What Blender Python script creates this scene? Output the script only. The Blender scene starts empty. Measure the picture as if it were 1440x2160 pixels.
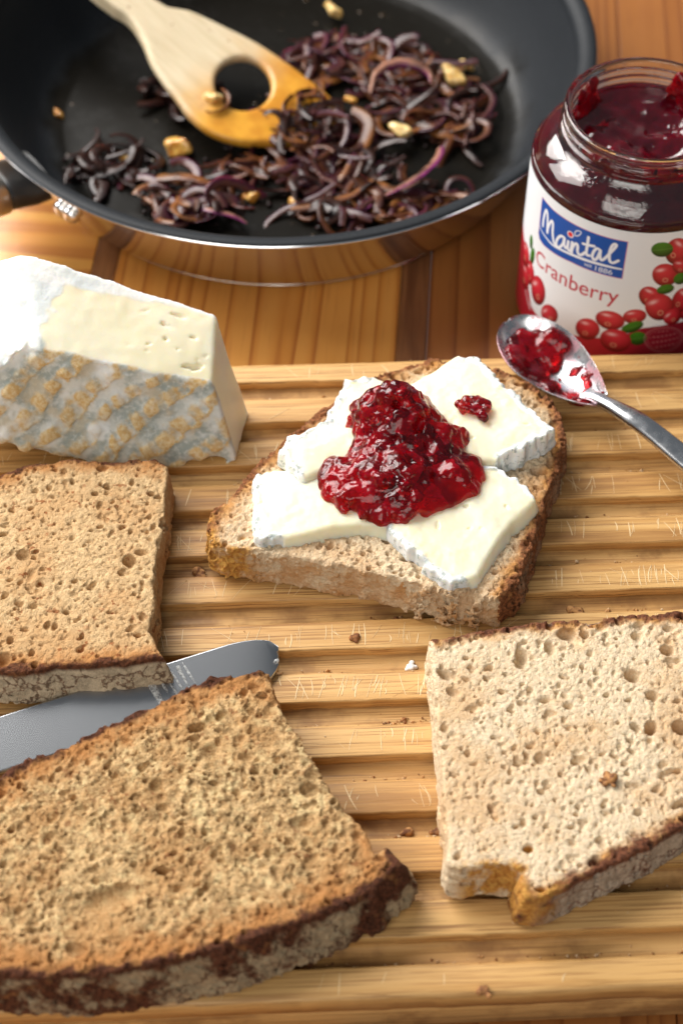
import bpy, bmesh, math, random
import numpy as np
from mathutils import Vector, Matrix, Euler

SC = bpy.context.scene
COL = SC.collection
PI = math.pi

# ------------------------------------------------------------------ camera
cam_data = bpy.data.cameras.new('camera')
cam = bpy.data.objects.new('camera', cam_data)
COL.objects.link(cam)
cam.location = (0, -0.34, 0.442)
cam.rotation_euler = (math.radians(90 - 51.015), 0, 0)
cam_data.sensor_fit = 'VERTICAL'
cam_data.sensor_height = 36.0
cam_data.sensor_width = 24.0
cam_data.lens = 36.0 * 3500 / 2160
cam_data.clip_start = 0.01
cam_data.clip_end = 50
cam_data.dof.use_dof = True
cam_data.dof.focus_distance = 0.508
cam_data.dof.aperture_fstop = 9.0
cam_data.dof.aperture_blades = 7
SC.camera = cam

# ------------------------------------------------------------------ room light
world = bpy.data.worlds.new('World')
SC.world = world
world.use_nodes = True
bg = world.node_tree.nodes['Background']
bg.inputs['Color'].default_value = (0.86, 0.93, 1.0, 1)
bg.inputs['Strength'].default_value = 0.17


def area_light(name, loc, target, sx, sy, power, col):
    ld = bpy.data.lights.new(name, 'AREA')
    ld.shape = 'RECTANGLE'
    ld.size, ld.size_y = sx, sy
    ld.energy = power
    ld.color = col
    o = bpy.data.objects.new(name, ld)
    COL.objects.link(o)
    o.location = loc
    o.rotation_euler = (Vector(target) - Vector(loc)).to_track_quat('-Z', 'Y').to_euler()
    return o


# the two panes of a tall window behind the table on the left
area_light('window_light', (-0.58, 0.90, 0.92), (0.0, 0.02, 0.0), 0.62, 1.0, 29.0, (1.0, 0.97, 0.93))
area_light('window_light', (-1.08, 0.46, 0.92), (0.0, 0.02, 0.0), 0.62, 1.0, 22.0, (1.0, 0.97, 0.93))
# broad, weak fill lamp, added unseen behind the camera to lift the front faces
area_light('front_fill_light', (-0.55, -1.45, 1.30), (0.0, -0.06, 0.0), 1.4, 1.1, 19.0, (1.0, 0.95, 0.88))

SC.view_settings.view_transform = 'Standard'
SC.view_settings.look = 'None'
SC.view_settings.exposure = 0.0
SC.view_settings.gamma = 1.0
SC.view_settings.use_curve_mapping = False
SC.render.engine = 'CYCLES'
SC.cycles.use_denoising = True
SC.cycles.max_bounces = 10
SC.cycles.transmission_bounces = 10
SC.cycles.glossy_bounces = 6
SC.cycles.diffuse_bounces = 4
SC.cycles.sample_clamp_indirect = 6.0

# outlines measured in metres on the board (x right, y away), label print in millimetres round the jar
D = {
    'left': {'outer': [[-0.1476, -0.0037], [-0.1273, 0.0013], [-0.1095, 0.0042], [-0.1008, 0.0082], [-0.0873, 0.0107], [-0.0734, 0.0093], [-0.0597, 0.0107], [-0.0552, 0.0072], [-0.0554, -0.0037], [-0.0557, -0.0152], [-0.0563, -0.0283], [-0.0565, -0.0392], [-0.0566, -0.0499], [-0.0567, -0.0568], [-0.0539, -0.0627], [-0.0515, -0.0669], [-0.0653, -0.0689], [-0.0818, -0.0706], [-0.0914, -0.0716], [-0.0997, -0.0716], [-0.1163, -0.0711], [-0.1362, -0.0686]]},
    'bl': {'outer': [[-0.117, -0.1238], [-0.1054, -0.1152], [-0.0947, -0.1077], [-0.0875, -0.102], [-0.0735, -0.0956], [-0.0633, -0.0893], [-0.053, -0.083], [-0.0438, -0.0773], [-0.033, -0.0741], [-0.0241, -0.0716], [-0.0207, -0.0724], [-0.0194, -0.0798], [-0.0159, -0.0877], [-0.0107, -0.0971], [-0.0053, -0.1077], [0, -0.1166], [0.0062, -0.125], [0.0089, -0.1309], [0.0121, -0.1295], [0.015, -0.134], [0.0075, -0.1413], [-0.0025, -0.147], [-0.0148, -0.1523], [-0.027, -0.1569], [-0.039, -0.1603], [-0.051, -0.1631], [-0.063, -0.165], [-0.0751, -0.1654], [-0.0873, -0.1644], [-0.1024, -0.1612], [-0.1116, -0.1566]]},
    'right': {'outer': [[0.026, -0.0599], [0.0395, -0.0568], [0.0609, -0.0537], [0.0824, -0.0516], [0.1025, -0.0499], [0.1198, -0.0485], [0.127, -0.0568], [0.1257, -0.0817], [0.1181, -0.1036], [0.1059, -0.114], [0.0932, -0.1216], [0.0876, -0.1249], [0.074, -0.132], [0.0606, -0.1394], [0.0521, -0.1437], [0.0484, -0.1428], [0.047, -0.1385], [0.0488, -0.1352], [0.0452, -0.1338], [0.0382, -0.1336], [0.0305, -0.1344], [0.0284, -0.1327], [0.0282, -0.1228], [0.0277, -0.1081], [0.0274, -0.0943], [0.0269, -0.0736]]},
    'sand': {'outer': [[-0.041, -0.0205], [-0.0406, -0.0114], [-0.0358, -0.0046], [-0.0289, 0.0042], [-0.0238, 0.0119], [-0.0168, 0.0215], [-0.0063, 0.0314], [0.0064, 0.0434], [0.0193, 0.0516], [0.0323, 0.0561], [0.045, 0.0532], [0.0545, 0.05], [0.0629, 0.045], [0.0692, 0.037], [0.0727, 0.0299], [0.0729, 0.0236], [0.0711, 0.0123], [0.0672, -0.0017], [0.0619, -0.0171], [0.0569, -0.0302], [0.0522, -0.0401], [0.0479, -0.046], [0.0344, -0.0432], [0.0159, -0.0385], [-0.0058, -0.0324], [-0.0263, -0.028], [-0.0366, -0.0265]]},
    'cm': [[0.0013, 0.0395], [0.011, 0.0403], [0.0218, 0.0335], [0.0274, 0.0127], [0.0196, 0.0037], [0.009, 0.0017], [0.0003, 0.0027], [-0.003, 0.0035], [-0.0082, 0.0003], [-0.012, -0.0024], [-0.0162, 0.0017], [-0.0193, 0.0071], [-0.0175, 0.0137], [-0.0107, 0.0164], [-0.0046, 0.0203], [-0.0026, 0.0267], [-0.0006, 0.0335]],
    'ca': [[-0.027, 0.0017], [-0.0218, 0.0023], [-0.012, 0.0007], [-0.003, 0.0043], [0.0121, 0.0067], [0.0225, 0.0007], [0.0236, -0.0129], [0.0175, -0.0201], [0.0059, -0.0189], [-0.0044, -0.0201], [-0.0175, -0.0245], [-0.025, -0.0253], [-0.0276, -0.0201], [-0.0276, -0.009]],
    'cb': [[0.0117, -0.0175], [0.0146, -0.0227], [0.0202, -0.029], [0.0258, -0.0359], [0.0334, -0.042], [0.0377, -0.0405], [0.0404, -0.0377], [0.0463, -0.0277], [0.0524, -0.0184], [0.06, -0.0108], [0.0597, -0.0056], [0.055, -0.0011], [0.0496, 0.003], [0.0421, 0.0042], [0.027, 0.0018], [0.0149, -0.006]],
    'ck': [[0.0392, 0.05], [0.0455, 0.0487], [0.0486, 0.043], [0.0517, 0.0366], [0.0572, 0.0306], [0.0628, 0.0229], [0.0687, 0.0159], [0.0628, 0.012], [0.0564, 0.008], [0.0495, 0.0046], [0.045, 0.0056], [0.0362, 0.0096], [0.0252, 0.0218], [0.0227, 0.0366], [0.0306, 0.0426], [0.0371, 0.0478]],
    'jam_out': [[0.0023, 0.026], [0.0078, 0.0361], [0.0172, 0.0409], [0.0233, 0.0366], [0.031, 0.0323], [0.0337, 0.0218], [0.0388, 0.0177], [0.0407, 0.0096], [0.039, 0.0056], [0.0441, 0.0026], [0.0436, -0.0062], [0.0411, -0.0119], [0.032, -0.0195], [0.0247, -0.0204], [0.0145, -0.0232], [0.0065, -0.0214], [0, -0.0176], [-0.0059, -0.0119], [-0.0067, -0.0042], [-0.0045, 0.0016], [0, 0.0016], [0.0038, 0.0096], [0.0008, 0.0177]],
    'dab': [[0.0353, 0.0262], [0.0392, 0.0287], [0.0446, 0.0287], [0.0491, 0.0262], [0.0484, 0.02], [0.0455, 0.0169], [0.0435, 0.0217], [0.0389, 0.0225]],
    'knife_top': [[-0.1004, -0.0811], [-0.0845, -0.0737], [-0.0682, -0.0671], [-0.0459, -0.0585], [-0.0346, -0.0551], [-0.026, -0.0537], [-0.0202, -0.0551], [-0.0184, -0.0577], [-0.0193, -0.0611], [-0.0228, -0.0633]],
    'knife_bot': [[-0.0986, -0.0955], [-0.0907, -0.0924], [-0.1114, -0.101]],
    'logo': {'swoosh': [[-43.55, 53.5], [-41.85, 52.4], [-38.72, 51.54], [-35.34, 51.03], [-30.77, 51.7], [-25.69, 52.35], [-20.14, 52.76], [-14.95, 52.96], [-8.34, 52.88]], 'strokes': [[[-41.68, 54.98], [-41.79, 57.32], [-41.53, 60.21], [-41, 62.42], [-40.46, 62.72], [-39.92, 61.7], [-39.41, 59.14], [-38.81, 54.2]], [[-38.81, 54.2], [-38.58, 57.08], [-37.82, 59.52], [-37, 60.64], [-36.47, 59.69], [-36.2, 56.66], [-35.52, 53.9], [-34.58, 52.12], [-33.43, 52]], [[-30.65, 57.53], [-32.01, 57.4], [-33.3, 55.56], [-33.83, 53.19], [-33.14, 51.65], [-31.89, 52.5], [-30.8, 54.68], [-30.48, 57.48], [-30.35, 54.97], [-29.64, 53.63], [-28.91, 54.52], [-28.74, 57.06], [-28.72, 54.64], [-28.14, 53.37], [-27.3, 53.98], [-27.11, 57.5]], [[-27.11, 57.5], [-26.79, 53.19]], [[-26.89, 54.65], [-26.29, 56.89], [-25.4, 57.93], [-24.82, 57.18], [-24.65, 55.11], [-23.96, 53.85], [-22.84, 54.27], [-21.88, 55.73]], [[-21.35, 62.95], [-21.31, 59.78], [-21.34, 56.53], [-20.98, 55.09], [-20.01, 55.26]], [[-22.93, 59.25], [-20.79, 59.59], [-18.86, 60.03]], [[-16.53, 59.04], [-17.75, 59.47], [-18.67, 57.86], [-19.02, 55.44], [-18.2, 54.16], [-17.24, 55.2], [-16.61, 57.93], [-16.49, 59.05], [-16.34, 56.53], [-15.73, 55.02], [-14.7, 55.93], [-13.46, 58.33], [-12.06, 61.16], [-11.42, 62.83], [-11.91, 63.44], [-12.67, 62.69], [-13.22, 60.28], [-13.21, 57.6], [-12.69, 55.49], [-11.55, 55.01], [-9.94, 56.45]]], 'dot': [-28.27, 60.46], 'leaf': [[-26.52, 61.22], [-26.55, 62.58], [-25.63, 63.68], [-24.3, 63.71], [-24.8, 62.16], [-25.87, 61.15], [-26.52, 61.22]], 'berries': [[15.58, 36.26, 3.7, -3.57, -1.74, -4.83], [-0.94, 31.25, 4, 0.89, 0.91, -3.43], [12.72, 29.78, 4.1, -1.51, 0.8, -4.64], [3.16, 40.57, 4.14, -2.39, -0.57, -4.5], [7.13, 50.37, 4.52, 0.54, 1.93, -5.46], [9.72, 60.69, 4.14, -4.08, -2.05, -4.64], [7.37, 35.18, 4.53, 1.8, 3.08, -6.46], [12.35, 52.98, 3.43, -1.14, 0.61, -3.47], [-39.99, 25.65, 3.81, 3.54, 2.16, -5.54], [-32.69, 19.56, 2.95, 4.17, 2.79, -2.4], [-16.63, 21.59, 4.48, 0.55, -0.06, -5.21], [-9.23, 28.31, 5.2, -0.13, 0.11, -4.51], [-6.09, 18.89, 5.58, -0.2, 0.37, -5.64], [13.07, 29.09, 2.54, 2.07, 2.47, -3.58]], 'leaves': [[4.1, 62.4, 3.74, 0.16, 0.87, -3.37], [8.22, 43.51, 3.13, 0.33, 0.79, -2.23], [13.14, 47.24, 2.24, 0.9, 1.52, -2.67], [-1.06, 26, 3.61, 1.89, 0.92, -2.31], [1.61, 20.36, 3.1, 0.52, 0.87, -3.29], [-46.05, 37.28, 1.66, 1.3, 0.19, -3.82], [-48.25, 42.17, 1.3, 1.1, 0.67, -2.8]], 'band': [[2.75, 25.92], [7.03, 26.08], [12.45, 25.9], [18.47, 24.91]], 'emblem': [11.92, 17.94, 8.02, -0.7, 2.59, -7.32], 'bandleft': [[-22.12, 16.24], [-19.37, 17.06], [-15.77, 17.47]], 'arc': [[-48.82, 20.95], [-47.31, 17.56], [-43.26, 13.36]], 'redleft': [[-47.19, 32.88], [-44.98, 27.28], [-44.94, 17.28], [-39.73, 16.99]]},
    'spat': {'T': [-0.021, 0.2059, 0.0085], 'g': [-0.73101, 0.63058, 0.26073], 'b': [-0.65318, -0.75721, 0], 'n': [0.19743, -0.1703, 0.96541], 'out': [[0.0916, -0.0087], [0.0749, -0.0176], [0.0607, -0.0231], [0.0455, -0.0277], [0.0306, -0.0297], [0.015, -0.0306], [0.0038, -0.0303], [-0.0035, -0.027], [-0.0067, -0.0186], [-0.0044, -0.0063], [0.0001, 0.0034], [0.0054, 0.0092], [0.0117, 0.0168], [0.0221, 0.0228], [0.0346, 0.0238], [0.0453, 0.0211], [0.0522, 0.0197], [0.064, 0.0161], [0.0757, 0.01], [0.0878, 0.0063], [0.104, 0.0079]], 'hole': [[0.033, -0.0064], [0.0251, -0.0154], [0.0408, 0.0028], [0.0434, -0.0173], [0.0233, 0.004]]},
    'onion': [[0.0082, 0.2605, 0.03, 0.0177, 62], [0.0361, 0.2358, 0.022, 0.0258, 50], [-0.0155, 0.2, 0.036, 0.0161, 54], [-0.0585, 0.172, 0.021, 0.0129, 30], [0.0113, 0.172, 0.038, 0.0155, 52], [-0.0177, 0.2184, 0.016, 0.0129, 18], [-0.0737, 0.2439, 0.007, 0.0145, 9], [-0.0974, 0.1939, 0.022, 0.0097, 14], [0.0511, 0.2153, 0.01, 0.0161, 10]],
    'garlic': [[-0.0036, 0.2976, 0.0032, 0.0071], [-0.1188, 0.229, 0.002, 0.0032], [-0.0665, 0.2056, 0.0072, 0.0065], [0.0244, 0.2096, 0.004, 0.0065], [0.0474, 0.2461, 0.0044, 0.0081], [-0.0359, 0.1754, 0.004, 0.0035], [-0.0879, 0.199, 0.0028, 0.0039], [0.0542, 0.2618, 0.0028, 0.0039], [0.004, 0.23, 0.002, 0.0039], [0.0152, 0.1827, 0.0032, 0.0039], [-0.0179, 0.1711, 0.0028, 0.0032]],
}
# ------------------------------------------------------------------ helpers: scene tree
def tag(o, label=None, cat=None, group=None, kind=None):
    for k, v in (('label', label), ('category', cat), ('group', group), ('kind', kind)):
        if v:
            o[k] = v
    return o


def empty(name, loc=(0, 0, 0)):
    o = bpy.data.objects.new(name, None)
    o.empty_display_size = 0.01
    COL.objects.link(o)
    o.location = loc
    return o


def link(name, me, parent=None, mats=()):
    for m in mats:
        me.materials.append(m)
    o = bpy.data.objects.new(name, me)
    COL.objects.link(o)
    if parent is not None:
        o.parent = parent
        o.matrix_parent_inverse = Matrix.Translation(-parent.location) if parent.type == 'EMPTY' else Matrix()
    return o


def np_mesh(name, v, q, smooth=True, attrs=None):
    """vertices (n,3) and quads or triangles (m,k) to a mesh"""
    me = bpy.data.meshes.new(name)
    v = np.asarray(v, np.float32)
    q = np.asarray(q, np.int32)
    k = q.shape[1]
    me.vertices.add(len(v))
    me.vertices.foreach_set('co', v.ravel())
    me.loops.add(q.size)
    me.loops.foreach_set('vertex_index', q.ravel())
    me.polygons.add(len(q))
    me.polygons.foreach_set('loop_start', np.arange(0, q.size, k, dtype=np.int32))
    me.polygons.foreach_set('loop_total', np.full(len(q), k, np.int32))
    me.polygons.foreach_set('use_smooth', np.full(len(q), smooth))
    me.update(calc_edges=True)
    me.validate()
    for an, av in (attrs or {}).items():
        av = np.asarray(av, np.float32)
        if av.ndim == 1:
            a = me.attributes.new(an, 'FLOAT', 'POINT')
            a.data.foreach_set('value', av)
        else:
            a = me.attributes.new(an, 'FLOAT_COLOR', 'POINT')
            a.data.foreach_set('color', np.c_[av, np.ones(len(av), np.float32)].astype(np.float32).ravel())
    return me


def grid_quads(nu, nv, closed_v=False):
    vv = nv if closed_v else nv - 1
    i, j = np.meshgrid(np.arange(nu - 1), np.arange(vv), indexing='ij')
    j2 = (j + 1) % nv
    return np.stack([i * nv + j, i * nv + j2, (i + 1) * nv + j2, (i + 1) * nv + j], -1).reshape(-1, 4)


def lathe(prof, n=128):
    """closed or open profile of (r, z) turned round z"""
    p = np.array(prof, float)
    t = np.linspace(0, 2 * PI, n, endpoint=False)
    v = np.stack([p[:, None, 0] * np.cos(t), p[:, None, 0] * np.sin(t), np.repeat(p[:, 1:2], n, 1)], -1)
    return v.reshape(-1, 3), grid_quads(len(p), n, True)


def smooth_path(pts, n, closed=False):
    """Catmull-Rom through the points, n samples between each pair"""
    p = np.array(pts, float)
    m = len(p)
    out = []
    rng = range(m if closed else m - 1)
    for i in rng:
        if closed:
            a, b, c, d = p[(i - 1) % m], p[i], p[(i + 1) % m], p[(i + 2) % m]
        else:
            a, b, c, d = p[max(i - 1, 0)], p[i], p[i + 1], p[min(i + 2, m - 1)]
        t = np.linspace(0, 1, n, endpoint=False)[:, None]
        out.append(.5 * (2 * b + (c - a) * t + (2 * a - 5 * b + 4 * c - d) * t ** 2 + (3 * b - a - 3 * c + d) * t ** 3))
    if not closed:
        out.append(p[-1:])
    return np.concatenate(out)


# ------------------------------------------------------------------ helpers: noise and fields
_lat = {}


def noise(p, scale, seed=0):
    """value noise, -1..1; p in metres, scale = cells per metre"""
    if seed not in _lat:
        _lat[seed] = np.random.default_rng(seed + 977).uniform(-1, 1, (32, 32, 32)).astype(np.float32)
    g = _lat[seed]
    q = np.asarray(p, np.float32) * np.float32(scale) + np.float32(7.31 + seed * 3.7)
    i = np.floor(q).astype(np.int32)
    f = q - i
    f = f * f * (3 - 2 * f)
    i &= 31
    j = (i + 1) & 31
    x0, y0, z0, x1, y1, z1 = i[..., 0], i[..., 1], i[..., 2], j[..., 0], j[..., 1], j[..., 2]
    fx, fy, fz = f[..., 0], f[..., 1], f[..., 2]
    a = g[x0, y0, z0] * (1 - fx) + g[x1, y0, z0] * fx
    b = g[x0, y1, z0] * (1 - fx) + g[x1, y1, z0] * fx
    c = g[x0, y0, z1] * (1 - fx) + g[x1, y0, z1] * fx
    d = g[x0, y1, z1] * (1 - fx) + g[x1, y1, z1] * fx
    return (a * (1 - fy) + b * fy) * (1 - fz) + (c * (1 - fy) + d * fy) * fz


def noise2(x, y, scale, seed=0):
    return noise(np.stack([x, y, np.zeros_like(x)], -1), scale, seed)


class Field:
    """signed distance on a grid, meshed with surface nets"""

    def __init__(self, lo, hi, h):
        self.lo = np.array(lo, float)
        self.h = h
        self.n = np.ceil((np.array(hi) - self.lo) / h).astype(int) + 1
        self.ax = [self.lo[k] + h * np.arange(self.n[k]) for k in range(3)]
        self.f = np.full(self.n, 1.0, np.float32)

    def grids(self):
        return np.meshgrid(*self.ax, indexing='ij')

    def xy(self):
        return np.meshgrid(self.ax[0], self.ax[1], indexing='ij')

    def add_noise(self, band, fn):
        """add fn(points) to the cells whose |f| < band"""
        idx = np.nonzero(np.abs(self.f) < band)
        p = np.stack([self.ax[k][idx[k]] for k in range(3)], -1)
        self.f[idx] += fn(p).astype(np.float32)

    def block(self, c, r):
        s = []
        for k in range(3):
            a = max(int((c[k] - r - self.lo[k]) / self.h), 0)
            b = min(int((c[k] + r - self.lo[k]) / self.h) + 2, self.n[k])
            if b - a < 2:
                return None
            s.append(slice(a, b))
        return tuple(s)

    def dent(self, c, rad, rot=0.0):
        """take out an ellipsoid"""
        R = max(rad)
        s = self.block(c, R + 2 * self.h)
        if s is None:
            return
        x = (self.ax[0][s[0]] - c[0])[:, None, None]
        y = (self.ax[1][s[1]] - c[1])[None, :, None]
        z = (self.ax[2][s[2]] - c[2])[None, None, :]
        ca, sa = math.cos(rot), math.sin(rot)
        d = np.sqrt(((ca * x + sa * y) / rad[0]) ** 2 + ((-sa * x + ca * y) / rad[1]) ** 2 + (z / rad[2]) ** 2)
        self.f[s] = np.maximum(self.f[s], ((1 - d) * min(rad)).astype(np.float32))

    def mesh(self):
        f = self.f
        h = self.h
        nx, ny, nz = f.shape
        ins = f < 0
        cnt = np.zeros((nx - 1, ny - 1, nz - 1), np.int8)
        for a in (0, 1):
            for b in (0, 1):
                for c in (0, 1):
                    cnt += ins[a:nx - 1 + a, b:ny - 1 + b, c:nz - 1 + c]
        act = (cnt > 0) & (cnt < 8)
        ci = np.nonzero(act)
        nid = np.full(act.shape, -1, np.int32)
        nid[ci] = np.arange(len(ci[0]))
        base = np.stack(ci, -1)
        vals = {}
        for a in (0, 1):
            for b in (0, 1):
                for c in (0, 1):
                    vals[a, b, c] = f[ci[0] + a, ci[1] + b, ci[2] + c]
        acc = np.zeros((len(base), 3))
        num = np.zeros(len(base))
        for (u, w) in [((a, b, 0), (a, b, 1)) for a in (0, 1) for b in (0, 1)] + \
                      [((a, 0, b), (a, 1, b)) for a in (0, 1) for b in (0, 1)] + \
                      [((0, a, b), (1, a, b)) for a in (0, 1) for b in (0, 1)]:
            fu, fw = vals[u], vals[w]
            m = (fu < 0) != (fw < 0)
            t = np.where(m, fu / np.where(m, fu - fw, 1), 0)
            pu, pw = np.array(u, float), np.array(w, float)
            acc += np.where(m[:, None], pu + (pw - pu) * t[:, None], 0)
            num += m
        v = self.lo + h * (base + acc / num[:, None])
        quads = []
        for axis in range(3):
            o1, o2 = [(1, 2), (2, 0), (0, 1)][axis]
            sl_a = [slice(None)] * 3
            sl_b = [slice(None)] * 3
            sl_a[axis] = slice(0, -1)
            sl_b[axis] = slice(1, None)
            for o in (o1, o2):
                sl_a[o] = slice(1, -1)
                sl_b[o] = slice(1, -1)
            sa, sb = ins[tuple(sl_a)], ins[tuple(sl_b)]
            e = np.stack(np.nonzero(sa != sb), -1)
            flip = sb[tuple(e.T)]
            e = e.copy()
            e[:, o1] += 1
            e[:, o2] += 1
            def cell(d1, d2):
                c = e.copy()
                c[:, o1] -= d1
                c[:, o2] -= d2
                return nid[c[:, 0], c[:, 1], c[:, 2]]
            q = np.stack([cell(1, 1), cell(0, 1), cell(0, 0), cell(1, 0)], -1)
            q[flip] = q[flip][:, ::-1]
            quads.append(q)
        return v, np.concatenate(quads)


def poly_dist(P, x, y, per_seg=None, closed=True):
    """signed distance to polygon P (negative inside); with per_seg values also their weighted blend"""
    P = np.asarray(P, float)
    n = len(P)
    ins = np.zeros(x.shape, bool)
    best = np.full(x.shape, 1e9)
    if per_seg is not None:
        wsum = np.zeros(x.shape)
        acc = np.zeros(x.shape)
    for i in range(n if closed else n - 1):
        ax, ay = P[i]
        bx, by = P[(i + 1) % n]
        dx, dy = bx - ax, by - ay
        t = np.clip(((x - ax) * dx + (y - ay) * dy) / (dx * dx + dy * dy + 1e-12), 0, 1)
        d = np.hypot(x - ax - t * dx, y - ay - t * dy)
        best = np.minimum(best, d)
        if closed:
            c = ((ay > y) != (by > y))
            with np.errstate(divide='ignore', invalid='ignore'):
                ins ^= c & (x < (bx - ax) * (y - ay) / (by - ay + 1e-15) + ax)
        if per_seg is not None:
            w = math.hypot(dx, dy) / (d + 1e-3) ** 4
            wsum += w
            acc += w * per_seg[i]
    out = np.where(ins, -best, best) if closed else best
    return (out, acc / wsum) if per_seg is not None else out


def smax(a, b, k):
    h = np.clip(.5 + .5 * (a - b) / k, 0, 1)
    return b + (a - b) * h + k * h * (1 - h)


def smin(a, b, k):
    return -smax(-a, -b, k)


def sstep(a, b, x):
    t = np.clip((x - a) / (b - a), 0, 1)
    return t * t * (3 - 2 * t)


# ------------------------------------------------------------------ helpers: materials
class Mat:
    def __init__(self, name):
        self.m = bpy.data.materials.new(name)
        self.m.use_nodes = True
        self.t = self.m.node_tree
        self.b = self.t.nodes['Principled BSDF']
        self._tc = None

    def n(self, kind, ins=None, **props):
        nd = self.t.nodes.new(kind)
        for k, v in props.items():
            setattr(nd, k, v)
        for k, v in (ins or {}).items():
            self.set(nd.inputs[k], v)
        return nd

    def set(self, sock, v):
        if isinstance(v, bpy.types.NodeSocket):
            self.t.links.new(v, sock)
        elif isinstance(v, (tuple, list)) and len(v) == 3 and sock.type == 'RGBA':
            sock.default_value = (*v, 1)
        else:
            sock.default_value = v

    def bsdf(self, **kw):
        for k, v in kw.items():
            self.set(self.b.inputs[k.replace('_', ' ')], v)

    def obj(self):
        if self._tc is None:
            self._tc = self.n('ShaderNodeTexCoord')
        return self._tc.outputs['Object']

    def mapping(self, scale=(1, 1, 1), rot=(0, 0, 0), loc=(0, 0, 0), vec=None):
        return self.n('ShaderNodeMapping', {'Vector': vec if vec is not None else self.obj(), 'Scale': scale, 'Rotation': rot, 'Location': loc}).outputs[0]

    def noise(self, scale, detail=3, rough=.55, vec=None, dist=0.0):
        return self.n('ShaderNodeTexNoise', {'Vector': vec if vec is not None else self.obj(), 'Scale': scale, 'Detail': detail, 'Roughness': rough, 'Distortion': dist}).outputs['Fac']

    def voro(self, scale, vec=None, feature='F1', out='Distance', rnd=1.0):
        return self.n('ShaderNodeTexVoronoi', {'Vector': vec if vec is not None else self.obj(), 'Scale': scale, 'Randomness': rnd}, feature=feature).outputs[out]

    def attr(self, name, out='Fac'):
        return self.n('ShaderNodeAttribute', attribute_name=name).outputs[out]

    def map(self, v, a, b, c=0.0, d=1.0, smooth=True):
        return self.n('ShaderNodeMapRange', {'Value': v, 'From Min': a, 'From Max': b, 'To Min': c, 'To Max': d},
                      interpolation_type='SMOOTHSTEP' if smooth else 'LINEAR').outputs[0]

    def mth(self, op, a, b=0.0):
        nd = self.n('ShaderNodeMath', operation=op)
        self.set(nd.inputs[0], a)
        self.set(nd.inputs[1], b)
        return nd.outputs[0]

    def mix(self, fac, a, b, blend='MIX'):
        nd = self.n('ShaderNodeMix', data_type='RGBA', blend_type=blend)
        self.set(nd.inputs[0], fac)
        self.set(nd.inputs[6], a)
        self.set(nd.inputs[7], b)
        return nd.outputs[2]

    def ramp(self, v, stops):
        nd = self.n('ShaderNodeValToRGB', {'Fac': v})
        r = nd.color_ramp
        while len(r.elements) < len(stops):
            r.elements.new(.5)
        for e, (p, c) in zip(r.elements, stops):
            e.position = p
            e.color = (*c, 1)
        return nd.outputs[0]

    def bump(self, h, strength=.5, dist=.001):
        self.set(self.b.inputs['Normal'], self.n('ShaderNodeBump', {'Height': h, 'Strength': strength, 'Distance': dist}).outputs[0])


def simple(name, col, rough=.5, **kw):
    m = Mat(name)
    m.bsdf(Base_Color=col, Roughness=rough, **kw)
    return m.m


def lin(*c):
    """8-bit photograph colour to linear"""
    return tuple(((x / 255) / 12.92 if x / 255 < .04045 else ((x / 255 + .055) / 1.055) ** 2.4) for x in c)

# ------------------------------------------------------------------ materials: wood
def wood_mat(name, light, mid, dark, axis, ring=260, pores=True, rough=.45, seedloc=(0, 0, 0), contrast=1.0, coat=0.0, stain=0.0):
    """axis 0: grain runs along x, axis 1: along y"""
    m = Mat(name)
    rnd = m.n('ShaderNodeObjectInfo').outputs['Random']
    off = m.n('ShaderNodeCombineXYZ', {'X': m.mth('MULTIPLY', rnd, .37), 'Y': m.mth('MULTIPLY', rnd, .21), 'Z': m.mth('MULTIPLY', rnd, .11)}).outputs[0]
    base = m.n('ShaderNodeVectorMath', operation='ADD')
    m.set(base.inputs[0], m.obj())
    m.set(base.inputs[1], off)
    v0 = base.outputs[0]
    s = (.06, 1, 1) if axis == 0 else (1, .06, 1)
    s2 = (.025, 1, 1) if axis == 0 else (1, .025, 1)
    v = m.mapping(scale=s, loc=seedloc, vec=v0)
    v2 = m.mapping(scale=s2, loc=seedloc, vec=v0)
    big = m.noise(ring * .22, 3, .5, v, .6)
    fine = m.noise(ring * 1.1, 4, .6, v, .3)
    streak = m.noise(ring * 5, 3, .6, v2)
    f = m.mth('ADD', m.mth('MULTIPLY', big, .55), m.mth('MULTIPLY', fine, .45))
    c = m.ramp(m.map(f, .5 - .17 / contrast, .5 + .17 / contrast, 0, 1, False), [(0, dark), (.38, mid), (.7, light), (1, light)])
    dash = m.noise(ring * 9, 2, .5, m.mapping(scale=(.012, 1, 1) if axis == 0 else (1, .012, 1), loc=seedloc, vec=v0))
    c = m.mix(m.map(streak, .50, .66, 0, .75), c, dark)
    c = m.mix(m.map(dash, .575, .64, 0, .85), c, tuple(x * .7 for x in dark))
    if not pores:
        c = m.mix(.65, c, m.ramp(f, [(.3, mid), (.7, light)]))
    big2 = m.noise(9, 2, .5, v0)
    c = m.mix(m.map(big2, .35, .65, 0, .35), c, mid)
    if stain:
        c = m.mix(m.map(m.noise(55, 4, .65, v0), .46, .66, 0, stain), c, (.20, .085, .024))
    m.bsdf(Base_Color=c, Roughness=m.map(streak, .3, .7, rough - .07, rough + .12), Coat_Weight=coat, Coat_Roughness=.25)
    m.bump(m.mth('ADD', m.mth('MULTIPLY', streak, -.6), m.mth('MULTIPLY', fine, .4)), .35, .0006)
    return m.m


OAK_L, OAK_M, OAK_D = (.62, .372, .138), (.50, .268, .082), (.27, .118, .031)
M_oak = wood_mat('oiled_oak', OAK_L, OAK_M, OAK_D, 0, 260, True, .48, contrast=1.35)
M_oak_groove = wood_mat('oak_groove', OAK_L, OAK_M, OAK_D, 0, 200, True, .55, (.3, .2, .1), stain=.6)


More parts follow.
